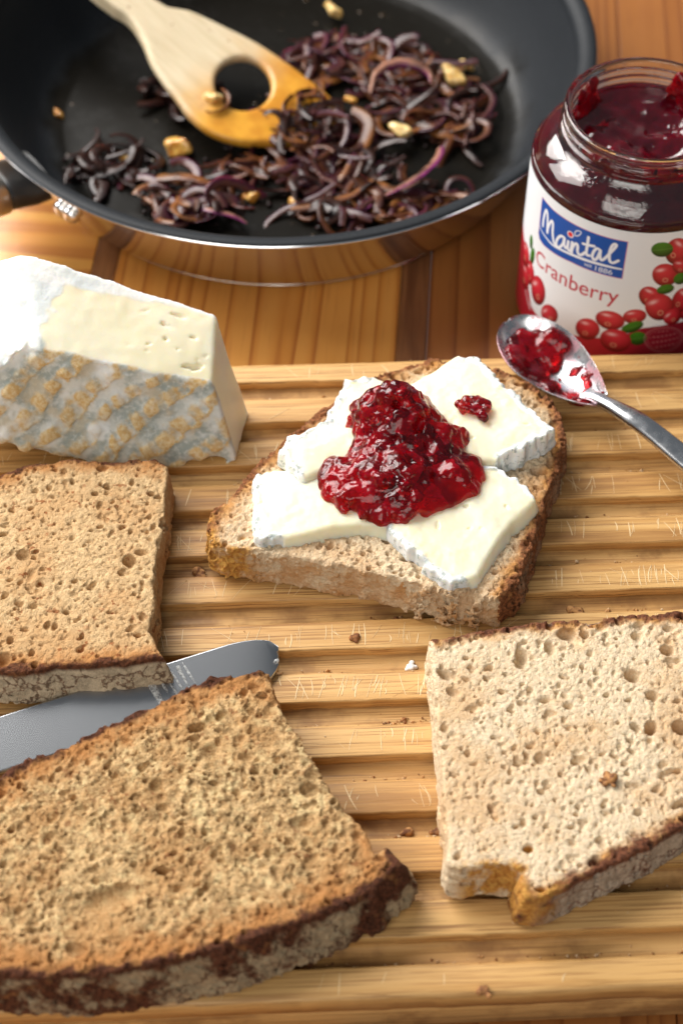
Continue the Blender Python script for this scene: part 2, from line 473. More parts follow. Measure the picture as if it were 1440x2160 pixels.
def pine_mat(name, light, mid, dark, axis, freq, loc=(0, 0, 0)):
    m = Mat(name)
    st = (1, .010, 1) if axis == 1 else (.03, 1, 1)
    v = m.mapping(scale=st, loc=loc)
    n1 = m.noise(freq, 2, .45, v, .05)
    n2 = m.noise(freq * 2.7, 2, .5, v, .2)
    fine = m.noise(900, 4, .6, m.mapping(scale=tuple(a if a == 1 else .03 for a in st), loc=loc))
    # growth rings seen from the side: thin dark late-wood lines between broad pale bands
    ring = m.mth('FRACT', m.mth('ADD', m.mth('MULTIPLY', n1, 15.0), m.mth('MULTIPLY', n2, .8)))
    f = m.mth('ADD', m.mth('MULTIPLY', ring, .88), m.mth('MULTIPLY', fine, .12))
    c = m.ramp(f, [(0, light), (.45, light), (.74, mid), (.90, dark), (.97, mid)])
    c = m.mix(m.map(m.noise(17, 3, .6), .45, .75, 0, .5), c, mid)
    c = m.mix(m.map(fine, .55, .72, 0, .45), c, dark)
    m.bsdf(Base_Color=c, Roughness=m.map(fine, .3, .7, .28, .42), Coat_Weight=.2, Coat_Roughness=.22)
    m.bump(f, .12, .0004)
    return m.m


M_pine_left = pine_mat('pine_left', (.62, .31, .066), (.54, .235, .044), (.42, .155, .028), 0, 22, (.02, .3, 0))
M_pine_mid = pine_mat('pine_mid', (.62, .285, .062), (.55, .225, .042), (.34, .105, .020), 1, 30, (.5, .1, 0))
M_pine_right = pine_mat('pine_right', (.30, .112, .027), (.25, .086, .020), (.16, .048, .012), 1, 20, (.9, .4, 0))
M_pine_dark = wood_mat('dark_strip', (.27, .12, .045), (.20, .08, .03), (.11, .04, .016), 1, 300, True, .35, coat=.2)

# ------------------------------------------------------------------ table (setting)
YAW_T = math.radians(-4)


def table_piece(name, x0, x1, y0, y1, mat, parent, z1=0.0):
    """plank with softly rounded long edges, in the table's own turned frame"""
    e = .0004
    prof = [(x0, -.03), (x0, z1 - e), (x0 + e * .3, z1 - e * .3), (x0 + e, z1), (x1 - e, z1), (x1 - e * .3, z1 - e * .3), (x1, z1 - e), (x1, -.03)]
    v, q = [], []
    for y in (y0, y1):
        v += [(a, y, b) for a, b in prof]
    n = len(prof)
    q = [(i, n + i, n + (i + 1) % n, (i + 1) % n) for i in range(n)]
    me = bpy.data.meshes.new(name)
    me.from_pydata(v, [], q + [tuple(range(n)), tuple(range(2 * n - 1, n - 1, -1))])
    o = link(name, me, parent, [mat])
    return o


table = empty('table_top')
table.rotation_euler.z = YAW_T
tag(table, 'orange brown pine table top with dark inlaid strips', None, None, 'structure')
for (nm, x0, x1, mat) in (('plank', -.62, -.1065, M_pine_left), ('inlay_strip', -.1063, -.0972, M_pine_dark), ('plank', -.0970, .0135, M_pine_mid),
                          ('inlay_strip', .0137, .0246, M_pine_dark), ('plank', .0248, .1030, M_pine_right), ('plank', .1032, .60, M_pine_right)):
    o = table_piece(nm, x0, x1, -.45, .75, mat, table)
    o.matrix_parent_inverse = Matrix()

# ------------------------------------------------------------------ cutting board
ZB = .022
YAW = math.radians(2.380)
board = empty('cutting_board')
board.rotation_euler.z = YAW
tag(board, 'ribbed oak bread board with parallel grooves under the bread and cheese', 'cutting board')
PITCH = .018827
N1 = .05904
BX0, BX1 = -.235, .235
random.seed(5)
rng = np.random.default_rng(5)


def bar(name, prof_fn, x0, x1, nx, mat, parent):
    xs = np.linspace(x0, x1, nx)
    rows = np.array([prof_fn(x) for x in xs])
    k = rows.shape[1]
    v = np.concatenate([np.repeat(xs[:, None, None], k, 1), rows], -1).reshape(-1, 3)
    q = grid_quads(nx, k, True)[:, ::-1]
    me = np_mesh(name, v, q)
    o = link(name, me, parent, [mat])
    o.matrix_parent_inverse = Matrix()
    return o


def ridge_profile(yn, yb, seed, zt=ZB, zl=ZB - .0058, rn=.0006, rb=.0008):
    def fn(x):
        w = .00045 * float(noise(np.array([x, seed * 1.7, 0.]), 38, 3)) + .00020 * float(noise(np.array([x, seed * 2.3, 1.]), 260, 4))
        w2 = .00045 * float(noise(np.array([x, seed * 1.1, .5]), 38, 6)) + .00020 * float(noise(np.array([x, seed * .7, 1.]), 260, 7))
        a, b = yn + w, yb + w2
        p = [(a - .0006, zl)]
        for t in (0, 22, 45, 68, 90):
            t = math.radians(t)
            p.append((a + rn * (1 - math.cos(t)), zt - rn + rn * math.sin(t)))
        m = (a + b) / 2
        p.append((m, zt + .00012))
        for t in (90, 68, 45, 22, 0):
            t = math.radians(t)
            p.append((b - rb * (1 - math.cos(t)), zt - rb + rb * math.sin(t)))
        p.append((b + .0006, zl))
        return p
    return fn


RIDGES = []
for n in range(1, 14):
    yn = N1 - PITCH * (n - 1)
    yb = yn + .0108
    if n == 1:
        yb = .0684
    if n == 13:
        yn, yb = -.1652, -.1560
    RIDGES.append((yn, yb))
    bar('ridge', ridge_profile(yn, yb, n, rn=.0006 if n < 13 else .002, rb=.0008 if n > 1 else .0026), BX0, BX1, 160, M_oak, board)


def base_fn(x):
    y0, y1 = -.1640, .0672
    zf = ZB - .0043
    pts = [(y0 + .0015, .0003), (y0 - .0006, .002), (y0 - .0009, .012), (y0 - .0006, zf)]
    # the groove floors: gently dished between the ridges
    for n in range(13, 0, -1):
        yn, yb = RIDGES[n - 1]
        if n < 13:
            py = RIDGES[n][1]
            for t in (0, .15, .4, .65, .85, 1):
                w = .00012 * float(noise(np.array([x, yn * 30, t]), 120, 9))
                pts.append((py + (yn - py) * t, zf + .0011 * (2 * t - 1) ** 2 + w))
        else:
            pts.append((yn + .003, zf - .001))
        pts.append(((yn + yb) / 2, zf - .0015))
    pts += [(y1 + .0005, zf), (y1 + .0008, .012), (y1, .002), (y1 - .002, .0003)]
    return pts


bar('base', base_fn, BX0 + .0005, BX1 - .0005, 90, M_oak_groove, board)

# knife marks on the ridge tops: pale cut fibres, real slivers a hair proud of the wood
m = Mat('cut_fibres')
m.bsdf(Base_Color=(.76, .58, .33), Roughness=.7)
M_fibre = m.m
sv, sq = [], []
r_ = random.Random(11)
clusters = {}
for n, (yn, yb) in enumerate(RIDGES):
    cl = [(r_.uniform(-.11, .14), r_.uniform(.010, .03)) for _ in range(9)]
    if n in (4, 5, 6, 7):
        cl += [(r_.uniform(.08, .13), .012) for _ in range(3)]
    if n in (5, 6, 7, 8):
        cl += [(r_.uniform(-.05, .04), .012) for _ in range(3)]
    dens = 95 if 2 <= n <= 9 else 20
    for _ in range(dens):
        cx, cs = r_.choice(cl)
        x = r_.gauss(cx, cs)
        y0 = yn + .0012 + r_.random() ** 2 * (yb - yn) * .5
        y1 = yb - .0014 - r_.random() ** 2 * (yb - yn) * .5
        if y1 - y0 < .0015:
            continue
        dx = (y1 - y0) * r_.choice([r_.gauss(.10, .10), r_.gauss(.22, .15), r_.gauss(.15, .12), r_.gauss(-.2, .15), r_.gauss(0, .8)])
        w = r_.choice([.00006, .00008, .00010, .00012, .00016])
        i = len(sv)
        dx += r_.gauss(0, .0002)
        segs = 4
        bend = r_.gauss(0, .0002)
        for k in range(segs + 1):
            t = k / segs
            px = x + dx * t + bend * math.sin(PI * t)
            py = y0 + (y1 - y0) * t
            ww = w * (0.35 + .65 * math.sin(PI * min(max(t, .08), .92)))
            hz = ZB + .00013 * (1 - ((py - (yn + yb) / 2) / ((yb - yn) / 2)) ** 2) + .00004
            sv += [(px - ww, py, hz), (px, py, hz + .00006), (px + ww, py, hz)]
        for k in range(segs):
            a = i + 3 * k
            sq += [(a, a + 1, a + 4, a + 3), (a + 1, a + 2, a + 5, a + 4)]
o = link('knife_marks', np_mesh('knife_marks', sv, sq), board, [M_fibre])
o.matrix_parent_inverse = Matrix()
tag(o, kind='stuff')

# ------------------------------------------------------------------ bread
def bread_mat(name, ca, cb, toast, dark, speck, toast_w=9.0, dark_w=2.6, flour=(.52, .40, .27), flour_amt=.9, speck_amt=.5, fuzz=1.0, blotch=0.0, cover=.5):
    m = Mat(name)
    dc, side = m.attr('dc'), m.attr('side')
    n1, n2, n3 = m.noise(230, 3), m.noise(900, 3, .6), m.noise(48, 3, .6)
    c = m.mix(m.map(n2, .3, .7), ca, cb)
    if blotch:
        c = m.mix(m.map(m.noise(330, 3, .6), .44, .58, 0, blotch), c, tuple(x * .62 for x in ca))
        c = m.mix(m.map(m.noise(300, 3, .6, m.mapping(loc=(.3, .1, .2))), .52, .64, 0, blotch * .8), c, tuple(min(.8, x * 1.25) for x in cb))
    # light cell walls and darker cells of the fine crumb
    nf = m.noise(1700, 2, .6)
    c = m.mix(m.map(nf, .52, .66, 0, .45), c, tuple(min(.85, x * 1.3) for x in cb))
    c = m.mix(m.map(nf, .46, .34, 0, .30), c, tuple(x * .74 for x in ca))
    c = m.mix(m.map(n3, .42, .66, 0, .6), c, tuple(.45 * a + .55 * t for a, t in zip(ca, toast)))
    # toasting deepens towards the crust
    d1 = m.mth('ADD', dc, m.mth('MULTIPLY', m.mth('SUBTRACT', m.noise(130, 3), .5), toast_w * 1.5))
    c = m.mix(m.map(d1, toast_w, toast_w * .12, 0, .92), c, toast)
    sp = m.mth('MULTIPLY', m.map(m.noise(430, 2, .5), .62, .68), m.map(n3, .38, .6, .1, 1))
    c = m.mix(m.mth('MULTIPLY', sp, speck_amt), c, speck)
    d2 = m.mth('ADD', dc, m.mth('MULTIPLY', m.mth('SUBTRACT', n1, .5), dark_w * 2.4))
    c = m.mix(m.map(d2, dark_w, dark_w * .2), c, m.mix(m.map(n2, .35, .65), dark, tuple(x * 2.4 for x in dark)))
    gd = m.mth('MULTIPLY', m.attr('gold'), m.map(m.noise(190, 3), .32, .52))
    c = m.mix(gd, c, m.mix(m.map(n2, .35, .65), (.62, .33, .075), (.42, .175, .035)))
    # flour left on the outer crust, broken by baking cracks of uneven width
    wv = m.n('ShaderNodeTexNoise', {'Vector': m.obj(), 'Scale': 160.0, 'Detail': 3.0}).outputs['Color']
    dv = m.n('ShaderNodeVectorMath', {0: m.n('ShaderNodeVectorMath', {0: wv, 1: (.5, .5, .5)}, operation='SUBTRACT').outputs[0], 'Scale': .016}, operation='SCALE').outputs[0]
    vec = m.n('ShaderNodeVectorMath', {0: m.mapping(scale=(1, 1, 1.3)), 1: dv}, operation='ADD').outputs[0]
    crack = m.voro(62, vec, 'DISTANCE_TO_EDGE')
    patch = m.map(m.noise(70, 4, .65, m.mapping(loc=(.7, .2, .4))), .44 + .3 * (.5 - cover), .56 + .3 * (.5 - cover))
    ck = m.mth('MULTIPLY', m.map(m.mth('ADD', crack, m.mth('MULTIPLY', m.mth('SUBTRACT', n2, .5), .10)), .0, .045, .25), patch)
    fl = m.mix(m.map(n1, .3, .7), flour, tuple(x * .60 for x in flour))
    fl = m.mix(m.map(n2, .4, .7, 0, .5), fl, tuple(x * 1.25 for x in flour))
    c = m.mix(m.mth('MULTIPLY', m.mth('MULTIPLY', side, ck), flour_amt), c, fl)
    m.bsdf(Base_Color=c, Roughness=.82, Specular_IOR_Level=.22)
    m.bump(m.mth('ADD', m.noise(2200, 2, .65), m.mth('MULTIPLY', m.noise(1100, 3, .6), 1.1)), .6 * fuzz, .0009)
    return m.m


def resample(P, step=.003):
    P = np.asarray(P, float)
    out, src = [], []
    for i in range(len(P)):
        a, b = P[i], P[(i + 1) % len(P)]
        k = max(int(np.hypot(*(b - a)) / step), 1)
        for j in range(k):
            out.append(a + (b - a) * j / k)
            src.append(i)
    return np.array(out), src


def bread(name, P, crust, slope, z0, z1, seed, h, mat, pores, rough=(.00035, 420, .00022, 1100), edge_w=.0009, tilt=(0, 0), side_pores=300,
          dents=(), crust_pores=1.0, hook=None, soft=.0012, zones=()):
    """crust: set of outline segments that carry crust; slope: metres of spread per metre of depth for each segment"""
    P = np.asarray(P)
    n = len(P)
    slopes = [slope.get(i, .08) if isinstance(slope, dict) else slope for i in range(n)]
    pad = .004 + max(abs(s) for s in slopes) * (z1 - z0)
    lo = (*(P.min(0) - pad), z0 - 2 * h)
    hi = (*(P.max(0) + pad), z1 + .0035)
    F = Field(lo, hi, h)
    X, Y = F.xy()
    d2, sl = poly_dist(P, X, Y, slopes)
    _, cr = poly_dist(P, X, Y, [1.0 if i in crust else 0.0 for i in range(n)])
    raw = d2
    gx, gy = np.gradient(raw, h)
    dcg = np.full(X.shape, 1e9)
    for i in range(n):
        if i in crust:
            dcg = np.minimum(dcg, poly_dist(np.array([P[i], P[(i + 1) % n]]), X, Y, closed=False))
    wob = noise2(X, Y, 90, seed) * edge_w + noise2(X, Y, 300, seed + 1) * edge_w * .55
    d2 = d2 + wob
    top = z1 + noise2(X, Y, 35, seed + 2) * .0006 + tilt[0] * (X - P[:, 0].mean()) + tilt[1] * (Y - P[:, 1].mean())
    Z = F.ax[2][None, None, :]
    dep = np.clip(top[..., None] - Z, 0, None)
    bulge = sl[..., None] * dep
    a = (d2[..., None] - bulge) * .94
    b = Z - top[..., None]
    f = smax(a, b, soft)
    bot = z0 + (tilt[0] * (X - P[:, 0].mean()) + tilt[1] * (Y - P[:, 1].mean()))[..., None]
    f = smax(f, bot - Z, .0015)
    F.f = f.astype(np.float32)
    if hook:
        hook(F, X, Y, d2, top)
    F.add_noise(.0035, lambda p: rough[0] * noise(p, rough[1], seed + 3) + rough[2] * noise(p, rough[3], seed + 4) + .5 * rough[2] * noise(p, rough[3] * 1.9, seed + 5))
    R = np.random.default_rng(seed)
    area = (P[:, 0].max() - P[:, 0].min()) * (P[:, 1].max() - P[:, 1].min()) * 1e4
    for (per_cm2, r0, r1, zs) in pores:
        for _ in range(int(area * per_cm2)):
            x, y = R.uniform(P[:, 0].min(), P[:, 0].max()), R.uniform(P[:, 1].min(), P[:, 1].max())
            i, j = int((x - F.lo[0]) / h), int((y - F.lo[1]) / h)
            if d2[i, j] > -.0012:
                continue
            r = r0 + (r1 - r0) * R.random() ** 2
            e = R.uniform(1, 1.9)
            F.dent((x, y, top[i, j] - r * R.uniform(-.35, .45)), (r * e ** .5, r / e ** .5, r * R.uniform(.8, 1.3) * zs), R.uniform(0, PI))
    for (x, y, rx, ry, rz, rot) in dents:
        i, j = int((x - F.lo[0]) / h), int((y - F.lo[1]) / h)
        F.dent((x, y, top[i, j] - rz * .15), (rx, ry, rz), rot)
    Q, src = resample(P, .002)
    for _ in range(side_pores):
        k = R.integers(len(Q))
        s = slopes[src[k]]
        dz = R.uniform(0, z1 - z0)
        i, j = int((Q[k][0] - F.lo[0]) / h), int((Q[k][1] - F.lo[1]) / h)
        nrm = np.array([gx[i, j], gy[i, j]])
        c = Q[k] + nrm * (s * dz)
        r = (.0003 + .0012 * R.random() ** 3) * (.6 if src[k] in crust else 1)
        F.dent((c[0], c[1], z1 - dz), (r * R.uniform(.8, 1.5), r * R.uniform(.8, 1.5), r))
    v, q = F.mesh()
    x, y = v[:, 0], v[:, 1]
    ii = np.clip(((x - F.lo[0]) / h + .5).astype(int), 0, F.n[0] - 1)
    jj = np.clip(((y - F.lo[1]) / h + .5).astype(int), 0, F.n[1] - 1)
    dcm = dcg[ii, jj]
    depth = top[ii, jj] - v[:, 2]
    dd = d2[ii, jj]
    inner = np.clip(-dd, 0, None)
    # on the crust side the depth below the top counts as outside
    dcm = np.where(dd > 0, 0, dcm)
    crv = cr[ii, jj]
    dcm = np.where((dd > -.0015) & (crv < .5), np.maximum(dcm, .0015 + .004 * (1 - crv)), dcm)
    gold = np.zeros(len(v))
    for (zx, zy, zr) in zones:      # torn places that baked golden
        gold = np.maximum(gold, sstep(zr, zr * .6, np.hypot(x - zx, y - zy)) * np.maximum(sstep(-.003, -.0005, dd), sstep(.0006, .0016, depth)))
    side = sstep(.0012, .0028, depth) * sstep(-.0016, -.0002, dd - sl[ii, jj] * depth * .5) * sstep(.4, .7, crv)
    me = np_mesh(name, v, q, True, {'dc': dcm * 1000, 'side': side * (1 - gold), 'gold': gold})
    return me


brown = dict(toast=(.45, .195, .058), dark=(.060, .020, .008), speck=(.25, .075, .018))
M_bread_left = bread_mat('brown_crumb_left', (.52, .335, .160), (.66, .455, .245), toast_w=8, dark_w=3.2, speck_amt=.85, flour_amt=.95, blotch=.40, fuzz=1.05, cover=1.0, flour=(.62, .50, .34), **brown)
M_bread_front = bread_mat('brown_crumb_front', (.50, .300, .125), (.72, .49, .25), toast_w=13, dark_w=3.0, speck_amt=.7, fuzz=1.3, blotch=.8, toast=(.45, .195, .058), dark=(.055, .018, .008), speck=(.20, .062, .016), flour=(.46, .35, .21), flour_amt=.9)
M_bread_pale = bread_mat('pale_crumb', (.66, .485, .30), (.80, .63, .44), toast_w=5.5, dark_w=3.9, toast=(.56, .26, .06), dark=(.085, .030, .014), speck=(.42, .20, .06), speck_amt=.12, fuzz=1.0, blotch=.14, flour=(.52, .41, .30), flour_amt=.9, cover=.75)
M_bread_sand = bread_mat('sandwich_crumb', (.62, .44, .265), (.78, .61, .42), toast_w=9.0, dark_w=3.6, toast=(.50, .225, .055), dark=(.13, .048, .018), speck=(.40, .18, .05), speck_amt=.2, fuzz=1.1, blotch=.15, flour=(.36, .24, .15), flour_amt=.55)

G_BREAD = None
# outline segments: see D; crust on the outside of the loaf only
P = D['left']['outer']
me = bread('bread_slice', P, set(range(0, 7)) | set(range(15, 21)), {**{i: .05 for i in range(0, 7)}, **{i: .10 for i in range(7, 15)}, **{i: .22 for i in range(15, 21)}},
           .0232, .0365, 10, .00047, M_bread_left,
           [(40, .00032, .00060, 1.4), (5.5, .0006, .0012, 1.5), (.40, .0012, .0024, 1.0)], side_pores=700, rough=(.00010, 420, .00022, 1200))
o = link('bread_slice', me, None, [M_bread_left])
tag(o, 'tan toasted bread slice with floury lower crust in front of the cheese wedge', 'bread slice', 'brown bread slices on the board')

P = D['bl']['outer']
me = bread('bread_slice', P, set(range(0, 10)) | set(range(18, 31)), {**{i: .03 for i in range(0, 10)}, **{i: .10 for i in range(10, 18)}, **{i: .42 for i in range(18, 31)}},
           .0240, .0385, 20, .00050, M_bread_front,
           [(40, .00034, .0007, 1.5), (6.0, .0006, .0013, 1.2), (.5, .0012, .0026, .9)], side_pores=500,
           rough=(.00040, 300, .00046, 850), dents=[(-.0600, -.1440, .0085, .0035, .0022, .3), (-.094, -.0965, .0016, .003, .003, .4), (-.1015, -.100, .002, .0022, .003, .4)])
o = link('bread_slice', me, None, [M_bread_front])
tag(o, 'large rough toasted bread slice with dark cracked crust lying over the knife', 'bread slice', 'brown bread slices on the board')


def torn(F, X, Y, d2, top):
    """the torn corner: crumb drops away in front of the cut edge as a ragged orange lip"""
    c = np.array([.0450, -.1268])
    s = F.block((c[0], c[1], .029), .019)
    x, y, z = np.meshgrid(F.ax[0][s[0]], F.ax[1][s[1]], F.ax[2][s[2]], indexing='ij')
    f1 = np.sqrt(((x - c[0]) / .0108) ** 2 + ((y - c[1]) / .0082) ** 2 + ((z - .0240) / .0078) ** 2) - 1
    f1 = f1 * .0085 + noise(np.stack([x, y, z], -1), 190, 41) * .0014
    f1 = np.maximum(f1, .0226 - z)
    F.f[s] = smin(F.f[s], f1.astype(np.float32), .0015).astype(np.float32)


P = D['right']['outer']
me = bread('bread_slice', P, set(range(0, 6)) | set(range(7, 16)), {**{i: .02 for i in range(0, 6)}, **{i: .16 for i in range(7, 16)}, **{i: .15 for i in range(16, 21)}, **{i: .08 for i in range(21, 26)}},
           .0224, .0365, 30, .00048, M_bread_pale,
           [(36, .00032, .00062, 1.2), (6.5, .0006, .0012, 1.5), (.7, .0012, .0022, 1.3)], side_pores=900, hook=torn,
           rough=(.00008, 430, .00024, 1200), zones=[(.0455, -.1345, .0170)],
           dents=[(.0530, -.0655, .0018, .0028, .004, .2), (.0668, -.0585, .0030, .0022, .003, 0), (.0720, -.0585, .0015, .0015, .003, 0), (.0845, -.0730, .0022, .0026, .004, .4),
                  (.0745, -.0530, .0038, .0014, .003, .2), (.0880, -.0905, .0018, .0026, .004, -.3), (.0965, -.0905, .0026, .0026, .004, 0), (.0990, -.0985, .0038, .0013, .003, .6),
                  (.0950, -.1140, .0050, .0012, .003, .45), (.0895, -.0800, .0019, .0019, .003, 0)])
o = link('bread_slice', me, None, [M_bread_pale])
tag(o, 'pale untoasted bread slice with round holes and torn corner at the right', 'bread slice', 'brown bread slices on the board')

P = D['sand']['outer']
me = bread('bread_slice', P, set(range(0, 21)), {**{i: .06 for i in range(0, 8)}, **{i: .10 for i in range(8, 15)}, **{i: .12 for i in range(15, 21)}, **{i: .10 for i in range(21, 27)}, 20: .1, 0: .1},
           0.0224, .0365, 40, .00044, M_bread_sand,
           [(34, .00032, .00065, 1.3), (6.0, .0006, .0013, 1.5), (.6, .0011, .0020, 1.2)], side_pores=5200,
           rough=(.00024, 420, .00040, 1050), edge_w=.0015, zones=[(-.0385, -.0240, .014)],
           dents=[(-.0150, -.0345, .0034, .0022, .0024, -.15), (.0665, .0170, .0012, .0055, .002, -.3)])
o = link('bread_slice', me, None, [M_bread_sand])
tag(o, 'bread slice topped with soft cheese and red cranberry jam', 'bread slice', 'brown bread slices on the board')
# ------------------------------------------------------------------ cheese
def cheese_mat(name, lattice=False):
    m = Mat(name)
    rind = m.attr('rind')
    n1, n2, n3 = m.noise(120, 3), m.noise(700, 3), m.noise(40, 2)
    paste = m.mix(m.map(n3, .35, .65), (.82, .755, .535), (.84, .79, .61))
    white = m.mix(m.map(n1, .40, .62), (.80, .80, .77), (.66, .69, .68))
    blue = m.mix(m.map(m.noise(480, 3, .65), .53, .62), white, (.40, .44, .42))
    if lattice:
        blue = m.mix(m.map(m.noise(300, 4, .65), .60, .74, 0, .55), white, (.52, .55, .50))
    col = m.mix(rind, paste, blue)
    if lattice:
        lat, face = m.attr('lat'), m.attr('face')
        groove = m.mix(m.map(n1, .36, .60), (.66, .66, .61), (.34, .38, .35))
        groove = m.mix(m.map(n2, .45, .7, 0, .5), groove, (.74, .74, .70))
        groove = m.mix(m.map(m.noise(90, 3, .6, m.mapping(loc=(.2, .5, .1))), .50, .62, 0, .7), groove, (.58, .50, .36))
        tan = m.mix(m.map(n2, .35, .62), (.60, .39, .155), (.70, .55, .32))
        f = m.mix(m.mth('MULTIPLY', m.map(m.mth('ADD', lat, m.mth('MULTIPLY', m.mth('SUBTRACT', m.noise(380, 3), .5), 1.3)), .06, .70), m.map(m.noise(100, 2), .26, .50)), groove, tan)
        f = m.mix(m.map(m.noise(75, 3), .57, .68, 0, .85), f, (.80, .80, .77))
        col = m.mix(face, col, f)
    m.bsdf(Base_Color=col, Roughness=m.map(rind, 0, 1, .34, .75), Specular_IOR_Level=.4, Subsurface_Weight=m.map(rind, 0, 1, .7, .25),
           Subsurface_Radius=(1.0, .75, .4), Subsurface_Scale=.005)
    m.bump(m.mth('ADD', m.mth('MULTIPLY', n2, m.map(rind, 0, 1, .25, 1.0)), m.mth('MULTIPLY', m.noise(220, 2), .5)), .3, .0007)
    return m.m


M_cheese = cheese_mat('soft_cheese')
M_wedge = cheese_mat('soft_cheese_wedge', True)


def cheese_slice(P, zlo, zhi, rind_segs, seed, plane=(0, 0), h=.0004, droop=0.0, holes=0):
    P = np.asarray(P)
    c = P.mean(0)
    F = Field((*(P.min(0) - .004), zlo - .003 - abs(plane[0]) * .03 - abs(plane[1]) * .03), (*(P.max(0) + .004), zhi + .003 + abs(plane[0]) * .03 + abs(plane[1]) * .03), h)
    X, Y = F.xy()
    d2, rw = poly_dist(P, X, Y, [1.0 if i in rind_segs else 0.0 for i in range(len(P))])
    d2 = d2 + noise2(X, Y, 160, seed) * .0005 + rw * (noise2(X, Y, 300, seed + 1) * .0011 + noise2(X, Y, 750, seed + 6) * .0007)
    tl = plane[0] * (X - c[0]) + plane[1] * (Y - c[1]) - droop * np.clip(d2 + .008, 0, .01)
    Z = F.ax[2][None, None, :]
    top = (zhi + tl + noise2(X, Y, 70, seed + 2) * .0007 + noise2(X * 1.0 + Y * .5, Y * .15, 190, seed + 7) * .0003 + rw * sstep(-.0022, -.0004, d2) * (.0004 + .0006 * noise2(X, Y, 420, seed + 8)))[..., None]
    bot = (zlo + tl)[..., None]
    f = smax(d2[..., None] - (.12 + .35 * (1 - rw))[..., None] * (zhi - Z), Z - top, .0012)
    F.f = smax(f, bot - Z, .0008).astype(np.float32)
    F.add_noise(.003, lambda p: .00012 * noise(p, 500, seed + 3) + .00025 * noise(p, 150, seed + 4))
    R = np.random.default_rng(seed)
    for _ in range(holes):
        k = P[R.integers(len(P))] * .5 + c * .5 + R.normal(0, .006, 2)
        F.dent((k[0], k[1], zhi + plane[0] * (k[0] - c[0]) + plane[1] * (k[1] - c[1])), (R.uniform(.0006, .0018), R.uniform(.0004, .0008), .0008), R.uniform(0, PI))
    v, q = F.mesh()
    dd, rv = poly_dist(P, v[:, 0], v[:, 1], [1.0 if i in rind_segs else 0.0 for i in range(len(P))])
    wob = noise(v, 260, seed + 5) * .0008
    rind = sstep(-.0026, -.0012, dd + wob * 1.4) * sstep(.35, .7, rv)
    return np_mesh('cheese_slice', v, q, True, {'rind': rind})


ZS = .0368      # top of the sandwich bread
cheeses = [
    ('ck', ZS - .0005, .0446, set(range(2, 9)) | {0, 1}, 61, (.05, .02), 3, 'thick cheese slice with grey rind edge at the back of the jam sandwich'),
    ('ca', ZS - .0005, .0411, {10, 11, 12, 13, 0}, 62, (0, .01), 4, 'white cheese slice with thin rind on its left edge, front left of the jam'),
    ('cb', ZS - .0003, .0417, {0, 1, 2, 3, 4, 9, 10, 11, 12}, 63, (.0, .01), 12, 'cheese slice with rind corner hanging over the front of the sandwich'),
    ('cm', ZS + .0008, .0433, {10, 11, 12, 13, 14, 15, 16, 9, 0}, 64, (-.03, .03), 2, 'ragged cheese slice lying left of the jam with its lower tip lifted'),
]
for key, zl, zh, rs, sd, pl, ho, lab in cheeses:
    me = cheese_slice(D[key], zl, zh, rs, sd, pl, droop=.12, holes=ho)
    o = link('cheese_slice', me, None, [M_cheese])
    tag(o, lab, 'cheese slice', 'cheese slices on the sandwich')

# the wedge: a chunk of a flat wheel standing on its cut edge, pressed rind towards the viewer
def plane3(a, b, c, outward):
    n = np.cross(b - a, c - a)
    n = n / np.linalg.norm(n)
    return n if n @ np.asarray(outward, float) > 0 else -n


wPbr, wMr, wMl, wRr, wRl = (np.array(p) / 1000 for p in ((-35.3, 21.6, 22.2), (-42.1, 30.2, 50.0), (-97.9, 32.1, 64.8), (-45.5, 55.0, 60.0), (-90.9, 63.0, 74.5)))
fn = plane3(wPbr, wMr, wMl, (0, -1, 0))
nP = plane3(wMr, wMl, wRr, (0, 0, 1))
nR = plane3(wPbr, wMr, np.array([-.0331, .0389, .0225]), (1, 0, 0))
nL = plane3(wMl, np.array([-.1028, .0635, .0776]), wMl + np.array([-.03, .006, -.0095]), (0, 0, 1))
nL /= np.linalg.norm(nL)
nL2 = np.array([-.93, -.30, -.22])
nL2 /= np.linalg.norm(nL2)
wplanes = [(fn, wPbr, .0016), (nP, wMr, .0009), (nR, wPbr, .0010), (plane3(wRr, wRl, wRr + wPbr - wMr, (0, 1, 0)), wRr, .0016), (nL, wMl + np.array([-.001, 0, 0]), .003), (nL2, np.array([-.137, .04, .03]), .006), (np.array([0, 0, -1.]), wPbr, .0012),
           (np.array([-.30, -.62, -.72]) / 1.0, np.array([-.106, .0230, .0285]), .003)]
F = Field((-.142, .012, .0195), (-.027, .086, .086), .0006)
x, y, z = (g.astype(np.float32) for g in F.grids())
f = None
for nrm, p, k in wplanes:
    a = np.float32(nrm[0]) * (x - np.float32(p[0])) + np.float32(nrm[1]) * (y - np.float32(p[1])) + np.float32(nrm[2]) * (z - np.float32(p[2]))
    f = a if f is None else smax(f, a, np.float32(k))
F.f = f
p0 = wPbr
fu = np.array([1.0, 0, 0]) - fn * fn[0]
fu /= np.linalg.norm(fu)
fv = np.cross(fu, fn)
if fv[2] < 0:
    fv = -fv


def lattice(p):
    d = p - p0
    u, w = d @ fu, d @ fv
    u = u + noise(p, 48, 71) * .0034 + noise(p, 170, 83) * .0007
    w = w + noise(p, 48, 72) * .0034 + noise(p, 170, 84) * .0007
    a1, a2 = math.radians(40), math.radians(-58)
    a = (-u * math.sin(a1) + w * math.cos(a1)) / .0094
    b = (-u * math.sin(a2) + w * math.cos(a2)) / .0074
    row = np.floor(a)
    A_ = sstep(-.9, .6, np.sin(2 * PI * a + .8 * noise(p, 130, 85)))
    B_ = sstep(-.95, .6, np.sin(2 * PI * (b + .5 * (row % 2)) + .8 * noise(p, 130, 86)))
    return A_ * (.30 + .70 * B_)


